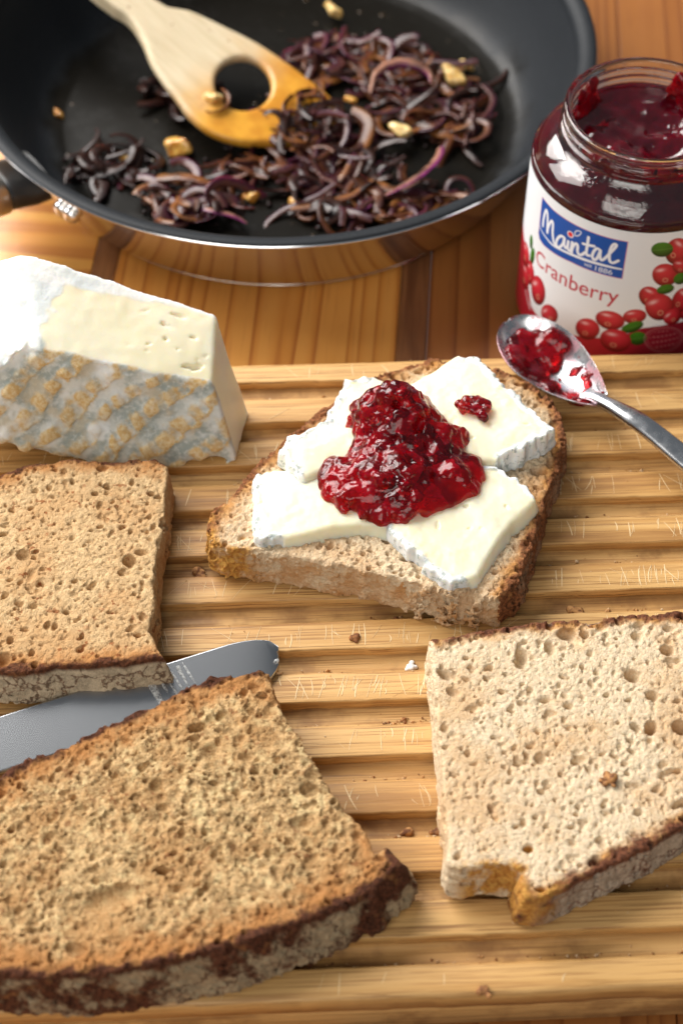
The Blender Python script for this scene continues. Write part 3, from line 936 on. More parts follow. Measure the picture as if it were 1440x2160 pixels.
def on_face(p, n, q0, width=.0020):
    return sstep(-2.2 * width, -width, (p - q0) @ n)


def face_mask(p):
    return on_face(p, fn, wPbr, .0022)


def wedge_noise(p):
    fm = face_mask(p) * (1 - on_face(p, nP, wMr, .0010)) * (1 - on_face(p, nR, wPbr, .0010))
    cut = np.maximum(on_face(p, nP, wMr, .0010), on_face(p, nR, wPbr, .0010))
    return -.0012 * fm * (lattice(p) - .4) - .0007 * fm * noise(p, 190, 81) + (1 - .6 * cut) * (.0007 * noise(p, 90, 75) + .00032 * noise(p, 330, 76)) + .0008 * noise(p, 38, 77)


F.add_noise(.0045, wedge_noise)
R = np.random.default_rng(8)
for _ in range(15):
    s, t = .35 + .62 * R.random(), R.uniform(.15, .85)
    c = (wMl + (wMr - wMl) * s) * (1 - t) + (wRl + (wRr - wRl) * s) * t
    r = .0003 + .0011 * R.random() ** 2.5
    ang0 = R.uniform(-.5, .3)
    for k in range(R.integers(1, 4)):
        F.dent(c - nP * r * .2 + np.array([math.cos(ang0), math.sin(ang0), -.2]) * r * 1.5 * k, (r * R.uniform(1.2, 2.6), r * R.uniform(.5, 1), r), ang0 + R.normal(0, .3))
v, q = F.mesh()
rag = noise(v, 110, 79) * .0030 + noise(v, 320, 80) * .0013
on_top = on_face(v, nP, wMr, .0010)
eb = -(v - wRr) @ -fn + rag * .35                 # distance in from the back rind
on_top *= sstep(.0008, .0020, eb)
ef = -(v - wPbr) @ fn + rag * .25                 # and from the front rind
on_top *= sstep(.0006, .0014, ef)
# at the left the rind folds over the cut with a torn border
el = (v[:, 0] + .0935) + rag * 2.4 - .012 * sstep(.045, .062, v[:, 1])
on_top *= sstep(-.0012, .0012, el)
on_right = on_face(v, nR, wPbr, .0010) * sstep(.0010, .0022, ef) * sstep(.0006, .0020, eb)
rind = 1 - np.maximum(on_top, on_right)
fm = face_mask(v) * (1 - on_right) * (1 - on_top) * (1 - on_face(v, nL, wMl, .0010))
me = np_mesh('cheese_wedge', v, q, True, {'rind': rind, 'lat': lattice(v), 'face': fm})
o = link('cheese_wedge', me, None, [M_wedge])
tag(o, 'large cheese wedge with grey basket-patterned rind at the left of the board', 'cheese')

# ------------------------------------------------------------------ cranberry jam
m = Mat('cranberry_jam')
cell = m.n('ShaderNodeTexVoronoi', {'Vector': m.obj(), 'Scale': 230.0}).outputs['Color']
sepc = m.n('ShaderNodeSeparateColor', {'Color': cell}).outputs[0]
flesh = m.mix(m.map(sepc, .25, .8), (.26, .002, .009), (.07, .001, .004))
m.bsdf(Base_Color=flesh, Roughness=.17, IOR=1.40, Specular_IOR_Level=.5, Subsurface_Weight=.6, Subsurface_Radius=(1.0, .03, .03), Subsurface_Scale=.004)
nrm_ = m.n('ShaderNodeBump', {'Height': m.noise(420, 2, .5), 'Strength': .12, 'Distance': .0008}).outputs[0]
m.set(m.b.inputs['Normal'], nrm_)
gel = m.n('ShaderNodeBsdfPrincipled', {'Base Color': (.93, .10, .12), 'Roughness': .10, 'IOR': 1.37, 'Transmission Weight': 1.0, 'Normal': nrm_})
mx = m.n('ShaderNodeMixShader', {0: m.map(m.noise(130, 2), .35, .65, .30, .62)})
m.t.links.new(m.b.outputs[0], mx.inputs[1])
m.t.links.new(gel.outputs[0], mx.inputs[2])
out_ = m.t.nodes['Material Output']
m.t.links.new(mx.outputs[0], out_.inputs['Surface'])
ab = m.n('ShaderNodeVolumeAbsorption', {'Color': (.95, .10, .13), 'Density': 400.0})
m.t.links.new(ab.outputs[0], out_.inputs['Volume'])
M_jam = m.m


def blobs(items, lo, hi, h, k, seed, amp=.0003, floor=None):
    """smooth union of ellipsoid lumps (x, y, z, r)"""
    F = Field(lo, hi, h)
    acc = np.zeros(F.n, np.float32)
    for (x, y, z, r) in items:
        s = F.block((x, y, z), r + 4 * k)
        if s is None:
            continue
        d = np.sqrt((F.ax[0][s[0]] - x)[:, None, None] ** 2 + (F.ax[1][s[1]] - y)[None, :, None] ** 2 + (F.ax[2][s[2]] - z)[None, None, :] ** 2) - r
        acc[s] += np.exp(-np.clip(d, -.01, None) / k)
    F.f = np.where(acc > 1e-6, -k * np.log(np.maximum(acc, 1e-6)), .02).astype(np.float32)
    F.add_noise(.004, lambda p: amp * noise(p, 330, seed) + amp * .5 * noise(p, 800, seed + 1))
    if floor is not None:
        z = F.ax[2][None, None, :]
        F.f = np.maximum(F.f, floor - z).astype(np.float32)
    return F.mesh()


R = np.random.default_rng(3)
JB = np.array([(0.0023, 0.0224), (0.0047, 0.0297), (0.0125, 0.0322), (0.0187, 0.0335), (0.0256, 0.0301), (0.0317, 0.0251), (0.0345, 0.0182), (0.0394, 0.0162), (0.041, 0.0111), (0.0396, 0.0075), (0.0446, 0.0041), (0.0445, -0.0028), (0.0415, -0.009), (0.0331, -0.0163), (0.0302, -0.0147), (0.0249, -0.0178), (0.0154, -0.0208), (0.0073, -0.0191), (0.0047, -0.014), (0, -0.0147), (-0.0056, -0.009), (-0.0069, -0.0008), (-0.0045, 0.0055), (0.0003, 0.0047), (0.0027, 0.0091), (0.0049, 0.0135), (0.0012, 0.0182)])
items = []
xs = R.uniform(-.008, .046, 2600)
ys = R.uniform(-.026, .026, 2600)
dj = -poly_dist(JB, xs, ys)
for x, y, d in zip(xs, ys, dj):
    r = R.uniform(.0011, .0028)
    if d < r * .75:
        continue
    hmax = min(.0135, .0030 + 1.2 * d) * (.80 + .40 * float(noise(np.array([x, y, 0]), 110, 12)))
    # the heap stands tallest and steepest at the back centre
    pk = math.exp(-(((x - .0165) / .012) ** 2 + ((y - .0165) / .009) ** 2))
    hmax = hmax * (.78 + .2 * pk) + min(1, d / .003) * .0105 * pk
    zt = .0405 + max(hmax - r * .6, 0) * (R.random() ** .35)
    items.append((x, y, zt, r))
for _ in range(110):                       # a thin wet hem where the jam runs out on the cheese
    k = R.integers(len(JB))
    a_, b_ = JB[k], JB[(k + 1) % len(JB)]
    p = a_ + (b_ - a_) * R.random()
    p = p + (np.array([.019, .003]) - p) * R.uniform(-.01, .08)
    items.append((p[0], p[1], .0411, R.uniform(.0005, .0011)))
v, q = blobs(items, (-.013, -.032, .0390), (.051, .039, .0680), .0005, .0004, 14, .0007, .0400)
o = link('cranberry_jam', np_mesh('cranberry_jam', v, q), None, [M_jam])
tag(o, 'large glossy heap of dark red cranberry jam on the cheese', 'jam', 'cranberry jam portions')

DP = np.array(D['dab'])
items = [(x, y, .0452 + R.uniform(0, .0016), R.uniform(.0007, .0013)) for x, y in zip(R.uniform(DP[:, 0].min(), DP[:, 0].max(), 160), R.uniform(DP[:, 1].min(), DP[:, 1].max(), 160))
         if poly_dist(DP, np.array([x]), np.array([y]))[0] < -.0009]
v, q = blobs(items, (*(DP.min(0) - .004), .0425), (*(DP.max(0) + .004), .0525), .0004, .0003, 15, .0005)
o = link('cranberry_jam', np_mesh('cranberry_jam', v, q), None, [M_jam])
tag(o, 'small bright red jam dab on the back cheese slice', 'jam', 'cranberry jam portions')

# ------------------------------------------------------------------ table knife under the bread
m = Mat('knife_steel')
br = m.noise(900, 3, .6, m.mapping(scale=(.04, 1, 1), rot=(0, 0, math.radians(19))))
m.bsdf(Base_Color=(.42, .43, .445), Metallic=1.0, Roughness=.27)
M_knife = m.m
kn = empty('table_knife', (-.0600, -.0800, ZB))
tag(kn, 'steel table knife with rounded tip lying under two bread slices', 'knife')
up_e = [(-.150, -.1000)] + [tuple(p) for p in D['knife_top']]
U = np.array(D['knife_top'])
ang = math.atan2(U[4][1] - U[0][1], U[4][0] - U[0][0])
dirv = np.array([math.cos(ang), math.sin(ang)])
perp = np.array([dirv[1], -dirv[0]])
edge_line = U[0]
tip = float((U[7] - edge_line) @ dirv)
wid = .0172
s = np.linspace(-.060, tip, 90)
ups, los = [], []
for t in s:
    r = max(0, t - (tip - .016)) / .016
    taper = .0008 * min(1, max(0, (tip - .05 - t) / .08))
    uo = -.0006 * math.sin(min(1, max(0, (t + .06) / (tip + .06))) * PI) + .0065 * (1 - math.sqrt(max(0, 1 - r ** 2.2)))
    lo_ = wid - .0105 * (1 - math.sqrt(max(0, 1 - r ** 2.2))) - taper
    if lo_ < uo:
        lo_ = uo = (lo_ + uo) / 2
    ups.append(edge_line + dirv * t + perp * uo)
    los.append(edge_line + dirv * t + perp * lo_)
ups, los = np.array(ups), np.array(los)
cross_n = 13
vv = []
for side in (1, -1):
    for k in range(cross_n):
        f_ = k / (cross_n - 1)
        zt = .0002 + .0008 * min(1, f_ / .12, (1 - f_) / .12)
        f_ = (0, .008, .016, .024, .032, .045, .5, .955, .968, .976, .984, .992, 1)[k]
        zt = .0002 + .0008 * min(1, f_ / .032, (1 - f_) / .032) ** .6
        pts = ups + (los - ups) * f_
        zz = ZB + .0012 + side * zt + .0024 * (1 - f_)
        vv.append(np.c_[pts, np.full(len(pts), zz)])
order = vv[:cross_n] + vv[cross_n:][::-1]
V = np.stack(order, 1).reshape(-1, 3)
Q = grid_quads(len(s), 2 * cross_n, True)
o = link('blade', np_mesh('blade', V, Q), kn, [M_knife])
hx = np.linspace(-.150, -.058, 30)
V = []
for t in hx:
    f_ = (t + .15) / .092
    c = edge_line + dirv * t + perp * wid * .45
    rw, rh = (.0085 - .0025 * f_) * min(1, .25 + 6 * f_), .0042 * min(1, .25 + 6 * f_) - .0012 * f_
    for a in np.linspace(0, 2 * PI, 16, endpoint=False):
        p = c + perp * rw * math.cos(a)
        V.append((p[0], p[1], ZB + .0046 - .002 * f_ + rh * math.sin(a)))
o = link('handle', np_mesh('handle', V, grid_quads(30, 16, True)), kn, [M_knife])
# cheese smears left on the blade
m = Mat('cream_smear')
m.bsdf(Base_Color=(.70, .72, .71), Roughness=.35, Alpha=m.map(m.noise(1200, 3), .35, .7, .15, .8), Subsurface_Weight=.3, Subsurface_Radius=(1, 1, 1), Subsurface_Scale=.001)
M_smear = m.m
R = np.random.default_rng(21)
items = []
zk = ZB + .0023
zks = .0024 / wid


def along(t, w):
    p = edge_line + dirv * t + perp * w
    return p


for sk in range(9):                       # dragged streaks across the blade
    t0, wa, wb = .0435 + .0125 * (sk / 8) ** 1.8 + R.normal(0, .0003), R.uniform(.001, .006), R.uniform(.009, .0155)
    if sk == 0:
        wa, wb = .0008, .0158
    for k in range(46):
        f_ = k / 45
        w = wa + (wb - wa) * f_
        p = along(t0 + .0028 * (w / .015) + R.normal(0, .00008), w)
        items.append((p[0], p[1], zk - .0002 + zks * (wid - w), (.00050 if sk < 3 else .00030 * math.sin(PI * min(.95, .1 + f_ * .85))) * R.uniform(.6, 1.1)))
for k in range(9):
    p = along(.0545, .0025 + k * .0005)
    items.append((p[0] + k * .0001, p[1], zk + zks * (wid - .0025 - k * .0005), .0006 * (1 - k / 11)))
A = np.array(items)
v, q = blobs(items, A[:, :3].min(0) - .002, A[:, :3].max(0) + .002, .00025, .00012, 23, .00003)
o = link('cheese_smear', np_mesh('cheese_smear', v, q), None, [M_smear])
tag(o, 'thin white cheese smear across the knife blade', 'smear')
p = along(tip - .0022, .0105)
its = [(p[0], p[1], zk - .0002 + zks * .0067, .0007), (p[0] + .0004, p[1] + .0005, zk - .0002 + zks * .0067, .0005)]
v, q = blobs(its, (p[0] - .002, p[1] - .002, zk - .002), (p[0] + .002, p[1] + .002, zk + .004), .00025, .00012, 24, .00003)
o = link('cheese_smear', np_mesh('cheese_smear', v, q), None, [M_smear])
tag(o, 'tiny white cheese dot on the rounded knife tip', 'smear')

# ------------------------------------------------------------------ spoon
m = Mat('spoon_steel')
m.bsdf(Base_Color=(.66, .67, .69), Metallic=1.0, Roughness=m.map(m.noise(300, 3), .3, .7, .20, .30))
M_spoon = m.m
m = Mat('smeared_spoon_steel')
film = m.mth('MULTIPLY', m.map(m.noise(150, 4, .6), .42, .60), .75)
m.bsdf(Base_Color=m.mix(film, (.66, .67, .69), (.42, .13, .17)), Metallic=m.map(film, 0, 1, 1.0, .35), Roughness=m.map(m.noise(300, 3), .3, .7, .18, .34))
M_bowl = m.m
tip3 = np.array([.0572, .0735, .0370])
neck3 = np.array([.0868, .0385, .0325])
L_b = float(np.linalg.norm(neck3 - tip3))
e1 = (neck3 - tip3) / L_b
e2 = np.cross([0, 0, 1], e1)
e2 /= np.linalg.norm(e2)
roll = math.radians(4)
e3 = np.cross(e1, e2)
e2, e3 = e2 * math.cos(roll) + e3 * math.sin(roll), e3 * math.cos(roll) - e2 * math.sin(roll)
BW = .0130      # half width of the bowl


def bowl_half(t):
    """half width along the bowl, t from tip 0 to neck 1"""
    if t < .42:
        a = t / .42
        return BW * math.sqrt(max(0, 1 - (1 - a) ** 2)) ** .92
    a = (t - .42) / .58
    return BW * ((1 - a ** 2.1) * .80 + .20 * (1 - a)) + .0030 * a ** 2


def bowl_pt(t, s_, off=0.0):
    w = bowl_half(t)
    depth = .0088 * (max(0, math.sin(PI * min(1, t * .93 + .02))) ** .75) * (1 - .18 * t)
    z = -depth * (1 - abs(s_) ** 2.3)
    up = .0018 * t ** 6
    c = tip3 + e1 * (t * L_b) + e2 * (s_ * w) + e3 * (z + up)
    return c - e3 * off


nt, ns = 46, 25
ts = [1 - math.cos(PI / 2 * (k / (nt - 1))) if k < 0 else (k / (nt - 1)) ** 1.35 for k in range(nt)]
ts[0] = .0008
ss = np.sin(np.linspace(-PI / 2, PI / 2, ns))
V = [bowl_pt(t, s_) for t in ts for s_ in ss]
Vb = [bowl_pt(t, s_ * 1.0, .0011) for t in ts for s_ in ss]
nV = len(V)
Q = grid_quads(nt, ns)
Qb = Q[:, ::-1] + nV
rimq = []
idx_edge = [(i * ns) for i in range(nt)]
for i in range(nt - 1):
    a, b = i * ns, (i + 1) * ns
    rimq.append((a, b, b + nV, a + nV))
    a, b = i * ns + ns - 1, (i + 1) * ns + ns - 1
    rimq.append((b, a, a + nV, b + nV))
for j in range(ns - 1):
    rimq.append((j + 1, j, j + nV, j + 1 + nV))
    k = (nt - 1) * ns
    rimq.append((k + j, k + j + 1, k + j + 1 + nV, k + j + nV))
spoon = empty('spoon', (.070, .055, ZB))
tag(spoon, 'steel spoon smeared with jam leaning over the back edge of the board', 'spoon')
link('bowl', np_mesh('bowl', np.array(V + Vb), np.concatenate([Q, Qb, np.array(rimq)])), spoon, [M_bowl])
# handle: a swept rounded bar, wider towards the end
pth = smooth_path([neck3 - e1 * .0065 + np.array([0, 0, -.0006]), neck3 + np.array([.0005, -.0005, .0012]), (.0920, .0335, .0345), (.1000, .0262, .0345), (.1140, .0125, .0315), (.1320, -.0050, .0285), (.1560, -.0275, .0262)], 9)
tang = np.gradient(pth, axis=0)
tang /= np.linalg.norm(tang, axis=1)[:, None]
V = []
nn = len(pth)
for i, (p, t) in enumerate(zip(pth, tang)):
    f_ = i / (nn - 1)
    sd = np.cross(t, [0, 0, 1])
    sd /= np.linalg.norm(sd)
    u_ = np.cross(sd, t)
    hw = .0024 + .0012 * sstep(.2, .5, f_) + .0022 * sstep(.45, 1, f_) + .0012 * (1 - sstep(0, .12, f_))
    ht = .0019 + .0002 * math.sin(PI * f_) - .0009 * (1 - sstep(0, .15, f_))
    if i == nn - 1:
        hw *= .4
        ht *= .4
    for a in np.linspace(0, 2 * PI, 20, endpoint=False):
        ca, sa = math.cos(a), math.sin(a)
        V.append(p + sd * hw * np.sign(ca) * abs(ca) ** .8 + u_ * ht * np.sign(sa) * abs(sa) ** .8)
link('handle', np_mesh('handle', np.array(V), grid_quads(nn, 20, True)), spoon, [M_spoon])
# jam left in the bowl
R = np.random.default_rng(33)
items = []


def bowl_blob(t, s_, r, lift=.3):
    p = bowl_pt(t, s_) + e3 * r * lift
    items.append((p[0], p[1], p[2], r))


for _ in range(240):
    t, s_ = R.uniform(.10, .52), R.uniform(-.80, .62)
    if (t - .30) ** 2 / .045 + (s_ + .05) ** 2 / .52 < 1:
        bowl_blob(t, s_, R.uniform(.0007, .0015), .1)
for _ in range(46):
    bowl_blob(R.uniform(.28, .44), R.uniform(.25, .80), R.uniform(.0011, .0019), .7)
for _ in range(30):
    bowl_blob(R.normal(.60, .025), R.normal(-.42, .10), R.uniform(.0004, .0010), .2)
for _ in range(60):
    bowl_blob(R.uniform(.55, .95), R.uniform(-.85, .85), R.uniform(.0002, .0006), .15)
for (t, s_) in ((.80, -.45), (.84, -.28), (.88, .1), (.78, .55), (.72, .62), (.92, .4), (.86, -.6), (.80, -.38), (.82, -.33)):
    for _ in range(5):
        bowl_blob(t + R.normal(0, .012), s_ + R.normal(0, .06), R.uniform(.0004, .0009), .2)
A = np.array(items)
v, q = blobs(items, A[:, :3].min(0) - .003, A[:, :3].max(0) + .003, .0004, .0006, 35, .00018)
o = link('cranberry_jam', np_mesh('cranberry_jam', v, q), None, [M_jam])
tag(o, 'thin red jam remains clinging inside the spoon bowl', 'jam', 'cranberry jam portions')
# ------------------------------------------------------------------ frying pan
PC = np.array([-.0244, .2295])
pan = empty('frying_pan', (PC[0], PC[1], 0))
tag(pan, 'wide steel frying pan with dark non-stick coating behind the cheese', 'frying pan')
m = Mat('pan_steel')
m.bsdf(Base_Color=(.62, .60, .57), Metallic=1.0, Roughness=m.map(m.noise(60, 3), .3, .7, .10, .17))
M_pan = m.m
m = Mat('pan_rim_steel')
m.bsdf(Base_Color=(.74, .75, .77), Metallic=1.0, Roughness=.16)
M_rim = m.m
m = Mat('nonstick_coating')
rad = m.n('ShaderNodeVectorMath', {0: m.mapping(scale=(1, 1, 0))}, operation='LENGTH').outputs['Value']
oil = m.map(m.mth('ADD', rad, m.mth('MULTIPLY', m.mth('SUBTRACT', m.noise(45, 3), .5), .022)), .1035, .094)
sp = m.noise(900, 2)
m.bsdf(Base_Color=m.mix(oil, m.mix(m.map(sp, .55, .7), (.011, .013, .016), (.017, .020, .024)), (.006, .005, .0035)), Roughness=m.map(oil, 0, 1, .55, .34),
       Specular_IOR_Level=m.map(oil, 0, 1, .20, .08), Coat_Weight=m.mth('MULTIPLY', oil, .12), Coat_Roughness=m.map(m.noise(120, 3), .35, .65, .08, .3))
m.bump(sp, .06, .0004)
M_coat = m.m


def on_pan(name, prof, mat, n=192):
    v, q = lathe(prof, n)
    o = link(name, np_mesh(name, v, q), pan, [mat])
    o.matrix_parent_inverse = Matrix()
    return o


outer = smooth_path([(.0005, .0012), (.060, .0012), (.0975, .0012), (.1003, .0019), (.1032, .0042), (.1075, .0098), (.1142, .0215), (.1205, .0335), (.1240, .0405), (.1256, .0428)], 6)
inner = smooth_path([(.1265, .0441), (.1253, .0447), (.1230, .0445), (.1208, .0434), (.1192, .0416), (.1180, .0380), (.1118, .0242), (.1050, .0125), (.1000, .0072), (.0940, .0050), (.0850, .0045), (.040, .0045), (.0005, .0045)], 6)
pan_body = on_pan('body', outer, M_pan)
on_pan('rim', smooth_path([(.1250, .0421), (.1264, .0428), (.1269, .0435), (.1265, .0441)], 4), M_rim)
on_pan('coating', inner[::1], M_coat)
# handle, on the left, aimed away from the pan
HA = math.radians(216)
hd = np.array([math.cos(HA), math.sin(HA), 0])
hs = np.array([-math.sin(HA), math.cos(HA), 0])


def sweep_bar(name, pts, mat, n=24, sq=.75):
    """pts: (distance out, height, half width, half height)"""
    V = []
    for (r, z, hw, hh) in pts:
        for a in np.linspace(0, 2 * PI, n, endpoint=False):
            ca, sa = math.cos(a), math.sin(a)
            p = hd * r + hs * hw * np.sign(ca) * abs(ca) ** sq + np.array([0, 0, z + hh * np.sign(sa) * abs(sa) ** sq])
            V.append(p)
    o = link(name, np_mesh(name, np.array(V), grid_quads(len(pts), n, True)), pan, [mat])
    o.matrix_parent_inverse = Matrix()
    return o


M_black = simple('black_plastic', (.012, .012, .013), .4)
M_handle = simple('handle_steel', (.55, .53, .51), .32, Metallic=1.0)
sweep_bar('bracket', [(.1135, .0275, .013, .0062), (.121, .0275, .0125, .0065), (.128, .029, .0118, .0068), (.134, .030, .0112, .0066), (.1345, .030, .003, .002)], M_black)
hb = sweep_bar('handle', [(.1305, .030, .006, .003), (.1308, .030, .0112, .0075), (.1320, .0302, .0124, .0084), (.137, .0310, .0126, .0086), (.16, .036, .0120, .0085), (.20, .044, .0115, .0082), (.25, .050, .0125, .0085), (.29, .052, .0135, .0085), (.296, .052, .010, .006), (.297, .052, .001, .001)], M_handle)
for da, r_in in ((11.5, 0), (14.0, 0), (-11.5, 0), (-14.0, 0)):
    a = HA + math.radians(da)
    c = np.array([math.cos(a), math.sin(a), 0])
    V = []
    for k, (rr, dd) in enumerate(((.0034, 0), (.0034, .0018), (.0030, .0030), (.0018, .0038), (.0002, .0041))):
        for t in np.linspace(0, 2 * PI, 14, endpoint=False):
            tv = np.array([-c[1], c[0], 0])
            V.append(c * (.1180 + dd) + tv * rr * math.cos(t) + np.array([0, 0, .0285 + rr * math.sin(t)]))
    o = link('rivet', np_mesh('rivet', np.array(V), grid_quads(5, 14, True)), pan_body, [M_rim])
    o.matrix_parent_inverse = Matrix()

# ------------------------------------------------------------------ wooden spatula
m = Mat('beech_spatula')
va = m.attr('along')
vv_ = m.mapping(scale=(.08, 1, 1))
g1 = m.noise(420, 4, .6, vv_)
cw = m.mix(m.map(g1, .3, .7), (.60, .50, .34), (.50, .40, .25))
st = m.mth('ADD', va, m.mth('MULTIPLY', m.mth('SUBTRACT', m.noise(60, 3), .5), 26))
cw = m.mix(m.map(st, 56, 22), cw, m.mix(m.map(m.noise(90, 3), .35, .65), (.66, .32, .035), (.52, .22, .022)))
cw = m.mix(m.map(m.noise(230, 2), .70, .74), cw, (.16, .05, .012))
m.bsdf(Base_Color=cw, Roughness=m.map(st, 60, 20, .55, .28), Subsurface_Weight=.08, Subsurface_Scale=.002)
m.bump(g1, .2, .0004)
M_spat = m.m
SP = D['spat']
T3, G3, B3, N3 = (np.array(SP[k]) for k in ('T', 'g', 'b', 'n'))
out = [tuple(p) for p in SP['out']]
out = out[:-1] + [(.102, .0079), (.16, .0078), (.235, .0082), (.248, .0060), (.252, 0), (.248, -.0065), (.235, -.0086), (.16, -.0083)]
PO = smooth_path(out, 6, True)
HO = np.array(SP['hole'])
F = Field((PO[:, 0].min() - .003, PO[:, 1].min() - .003, -.0050), (PO[:, 0].max() + .003, PO[:, 1].max() + .003, .0055), .0008)
X, Y = F.xy()
d2 = poly_dist(PO[::2], X, Y)
hc = HO[0]
hv1, hv2 = (HO[1] - HO[2]) / 2, (HO[3] - HO[4]) / 2
Mi = np.linalg.inv(np.stack([hv1, hv2], 1))
uu = Mi[0, 0] * (X - hc[0]) + Mi[0, 1] * (Y - hc[1])
ww = Mi[1, 0] * (X - hc[0]) + Mi[1, 1] * (Y - hc[1])
dh = (np.hypot(uu, ww) - 1) * .0115
d2 = np.maximum(d2, -dh)
thick = .0022 + .0020 * sstep(.055, .11, X)
Z = F.ax[2][None, None, :]
zc_ = (.0016 * sstep(.02, -.03, Y) * 0 + .0 * X)
F.f = smax(d2[..., None], np.abs(Z - zc_[..., None]) - thick[..., None], .0016).astype(np.float32)
v, q = F.mesh()
al = v[:, 0] * 1000
# local axes: x along the handle, y across, z off the flat face; lower it so that its top is the measured plane
M4 = Matrix(((G3[0], B3[0], N3[0], T3[0]), (G3[1], B3[1], N3[1], T3[1]), (G3[2], B3[2], N3[2], T3[2]), (0, 0, 0, 1)))
flip = M4.to_3x3().determinant() < 0
if flip:
    v = v * [1, -1, 1]
    B3 = -B3
    q = q[:, ::-1]
    M4 = Matrix(((G3[0], B3[0], N3[0], T3[0]), (G3[1], B3[1], N3[1], T3[1]), (G3[2], B3[2], N3[2], T3[2]), (0, 0, 0, 1)))
spat = link('wooden_spatula', np_mesh('wooden_spatula', v, q, True, {'along': al}), None, [M_spat])
spat.matrix_world = M4
tag(spat, 'pale wooden spatula with round hole, stained orange by onions', 'spatula')

# ------------------------------------------------------------------ fried onions and garlic
def onion_mat(name, inner_c, outer_c, rough=.28):
    m = Mat(name)
    w = m.attr('w')
    n1 = m.noise(260, 3)
    f = m.mth('ADD', w, m.mth('MULTIPLY', m.mth('SUBTRACT', n1, .5), .9))
    c = m.mix(m.map(f, .25, .85), inner_c, outer_c)
    c = m.mix(m.map(m.noise(90, 2), .52, .70, 0, .8), c, (.028, .011, .008))
    m.bsdf(Base_Color=c, Roughness=m.map(n1, .3, .7, rough, rough + .14), Specular_IOR_Level=.20, Subsurface_Weight=.2, Subsurface_Radius=(1, .4, .3), Subsurface_Scale=.002,
           Coat_Weight=.22, Coat_Roughness=.05)
    m.bump(n1, .3, .0008)
    return m.m


ON = [onion_mat('onion_brown', (.110, .036, .013), (.040, .010, .008)), onion_mat('onion_purple', (.080, .024, .016), (.055, .007, .022)),
      onion_mat('onion_dark', (.030, .010, .006), (.013, .004, .004)), onion_mat('onion_amber', (.20, .074, .019), (.080, .022, .009)),
      onion_mat('onion_plum', (.060, .018, .013), (.035, .006, .015))]
M_violet = onion_mat('onion_violet', (.30, .15, .10), (.14, .015, .09), .12)


def ribbon(path, width, thick, taper=.25, twist=0.0, cup=.25):
    """a curved onion strip: lens-shaped section swept along the path"""
    path = np.asarray(path)
    t = np.gradient(path, axis=0)
    t /= np.linalg.norm(t, axis=1)[:, None] + 1e-9
    V, Wt = [], []
    n = len(path)
    sec = [(-1, 0), (-.55, .55), (0, .75), (.55, .55), (1, 0), (.55, -.45), (0, -.6), (-.55, -.45)]
    for i in range(n):
        f_ = i / (n - 1)
        s_ = (max(taper, 0.02) + (1 - taper) * math.sin(PI * min(max(f_, .02), .98)) ** .6)
        side = np.cross(t[i], [0, 0, 1.0])
        side /= np.linalg.norm(side) + 1e-9
        upv = np.cross(side, t[i])
        a = twist * (f_ - .5) + cup
        s2, u2 = side * math.cos(a) + upv * math.sin(a), upv * math.cos(a) - side * math.sin(a)
        for (x, z) in sec:
            V.append(path[i] + s2 * x * width / 2 * s_ * (1 + .10 * math.sin(i * 1.1 + x * 2.1 + width * 9e3)) + u2 * (z * thick * s_ + cup * thick * (x * x)))
            Wt.append((x + 1) / 2)
    return np.array(V), grid_quads(n, 8, True)[:, ::-1], np.array(Wt)


R = np.random.default_rng(77)
variants = []
for k in range(30):
    # a limp strip: curvature wanders along its length, some ends curl up tightly
    n = 26
    L_ = R.uniform(.016, .038)
    t_ = np.linspace(0, 1, n)
    curv = R.normal(0, 95) + 110 * R.normal() * np.sin(2 * PI * t_ * R.uniform(.4, 1.1) + R.uniform(0, 6)) + R.choice([0, 0, 1]) * 260 * t_ ** 4
    ang_ = np.cumsum(curv) * L_ / n
    path = np.cumsum(np.stack([np.cos(ang_), np.sin(ang_), np.zeros(n)], -1) * L_ / n, axis=0)
    path -= path.mean(0)
    path[:, 2] = .0011 * np.sin(2 * PI * t_ * R.uniform(.5, 1.4) + R.uniform(0, 6))
    v, q, wt = ribbon(path, R.uniform(.0022, .0048), R.uniform(.00045, .00090), R.uniform(.25, .7), R.uniform(-1.0, 1.0), R.uniform(-.25, .45))
    v[:, 2] -= v[:, 2].min()
    me = np_mesh('onion_strip', v, q, True, {'w': wt})
    me.materials.append(ON[k % 5])
    variants.append(me)
SPT = np.array(D['spat']['out'])
for ci, (cx, cy, rx, ry, cnt) in enumerate(D['onion']):
    for k in range(cnt):
        a, rr = R.uniform(0, 2 * PI), math.sqrt(R.random())
        x, y = cx + rx * rr * math.cos(a), cy + ry * rr * math.sin(a)
        if math.hypot(x - PC[0], y - PC[1]) > .098:
            continue
        lay = R.random() ** 1.6 * .0060 * (1 - rr * .6) if ci not in (6, 7) else 0
        o = bpy.data.objects.new('onion_strip', variants[R.integers(30)] if ci not in (6, 7) else variants[int(R.integers(6)) * 5 + 2])
        COL.objects.link(o)
        o.location = (x, y, .0049 + lay)
        o.rotation_euler = (R.normal(0, .22), R.normal(0, .22), R.uniform(0, 2 * PI))
        s_ = R.uniform(.85, 1.45)
        o.scale = (s_, s_, s_)
        tag(o, 'glossy brown and purple fried onion strip in the tangle in the pan', 'onion', 'fried onion strips in the pan')


def single_strip(pts, width, thick, mat, label, twist=0., cup=.2, taper=.25):
    v, q, wt = ribbon(smooth_path(pts, 8), width, thick, taper, twist, cup)
    o = link('onion_strip', np_mesh('onion_strip', v, q, True, {'w': wt}), None, [mat])
    tag(o, label, 'onion', 'fried onion strips in the pan')
    return o


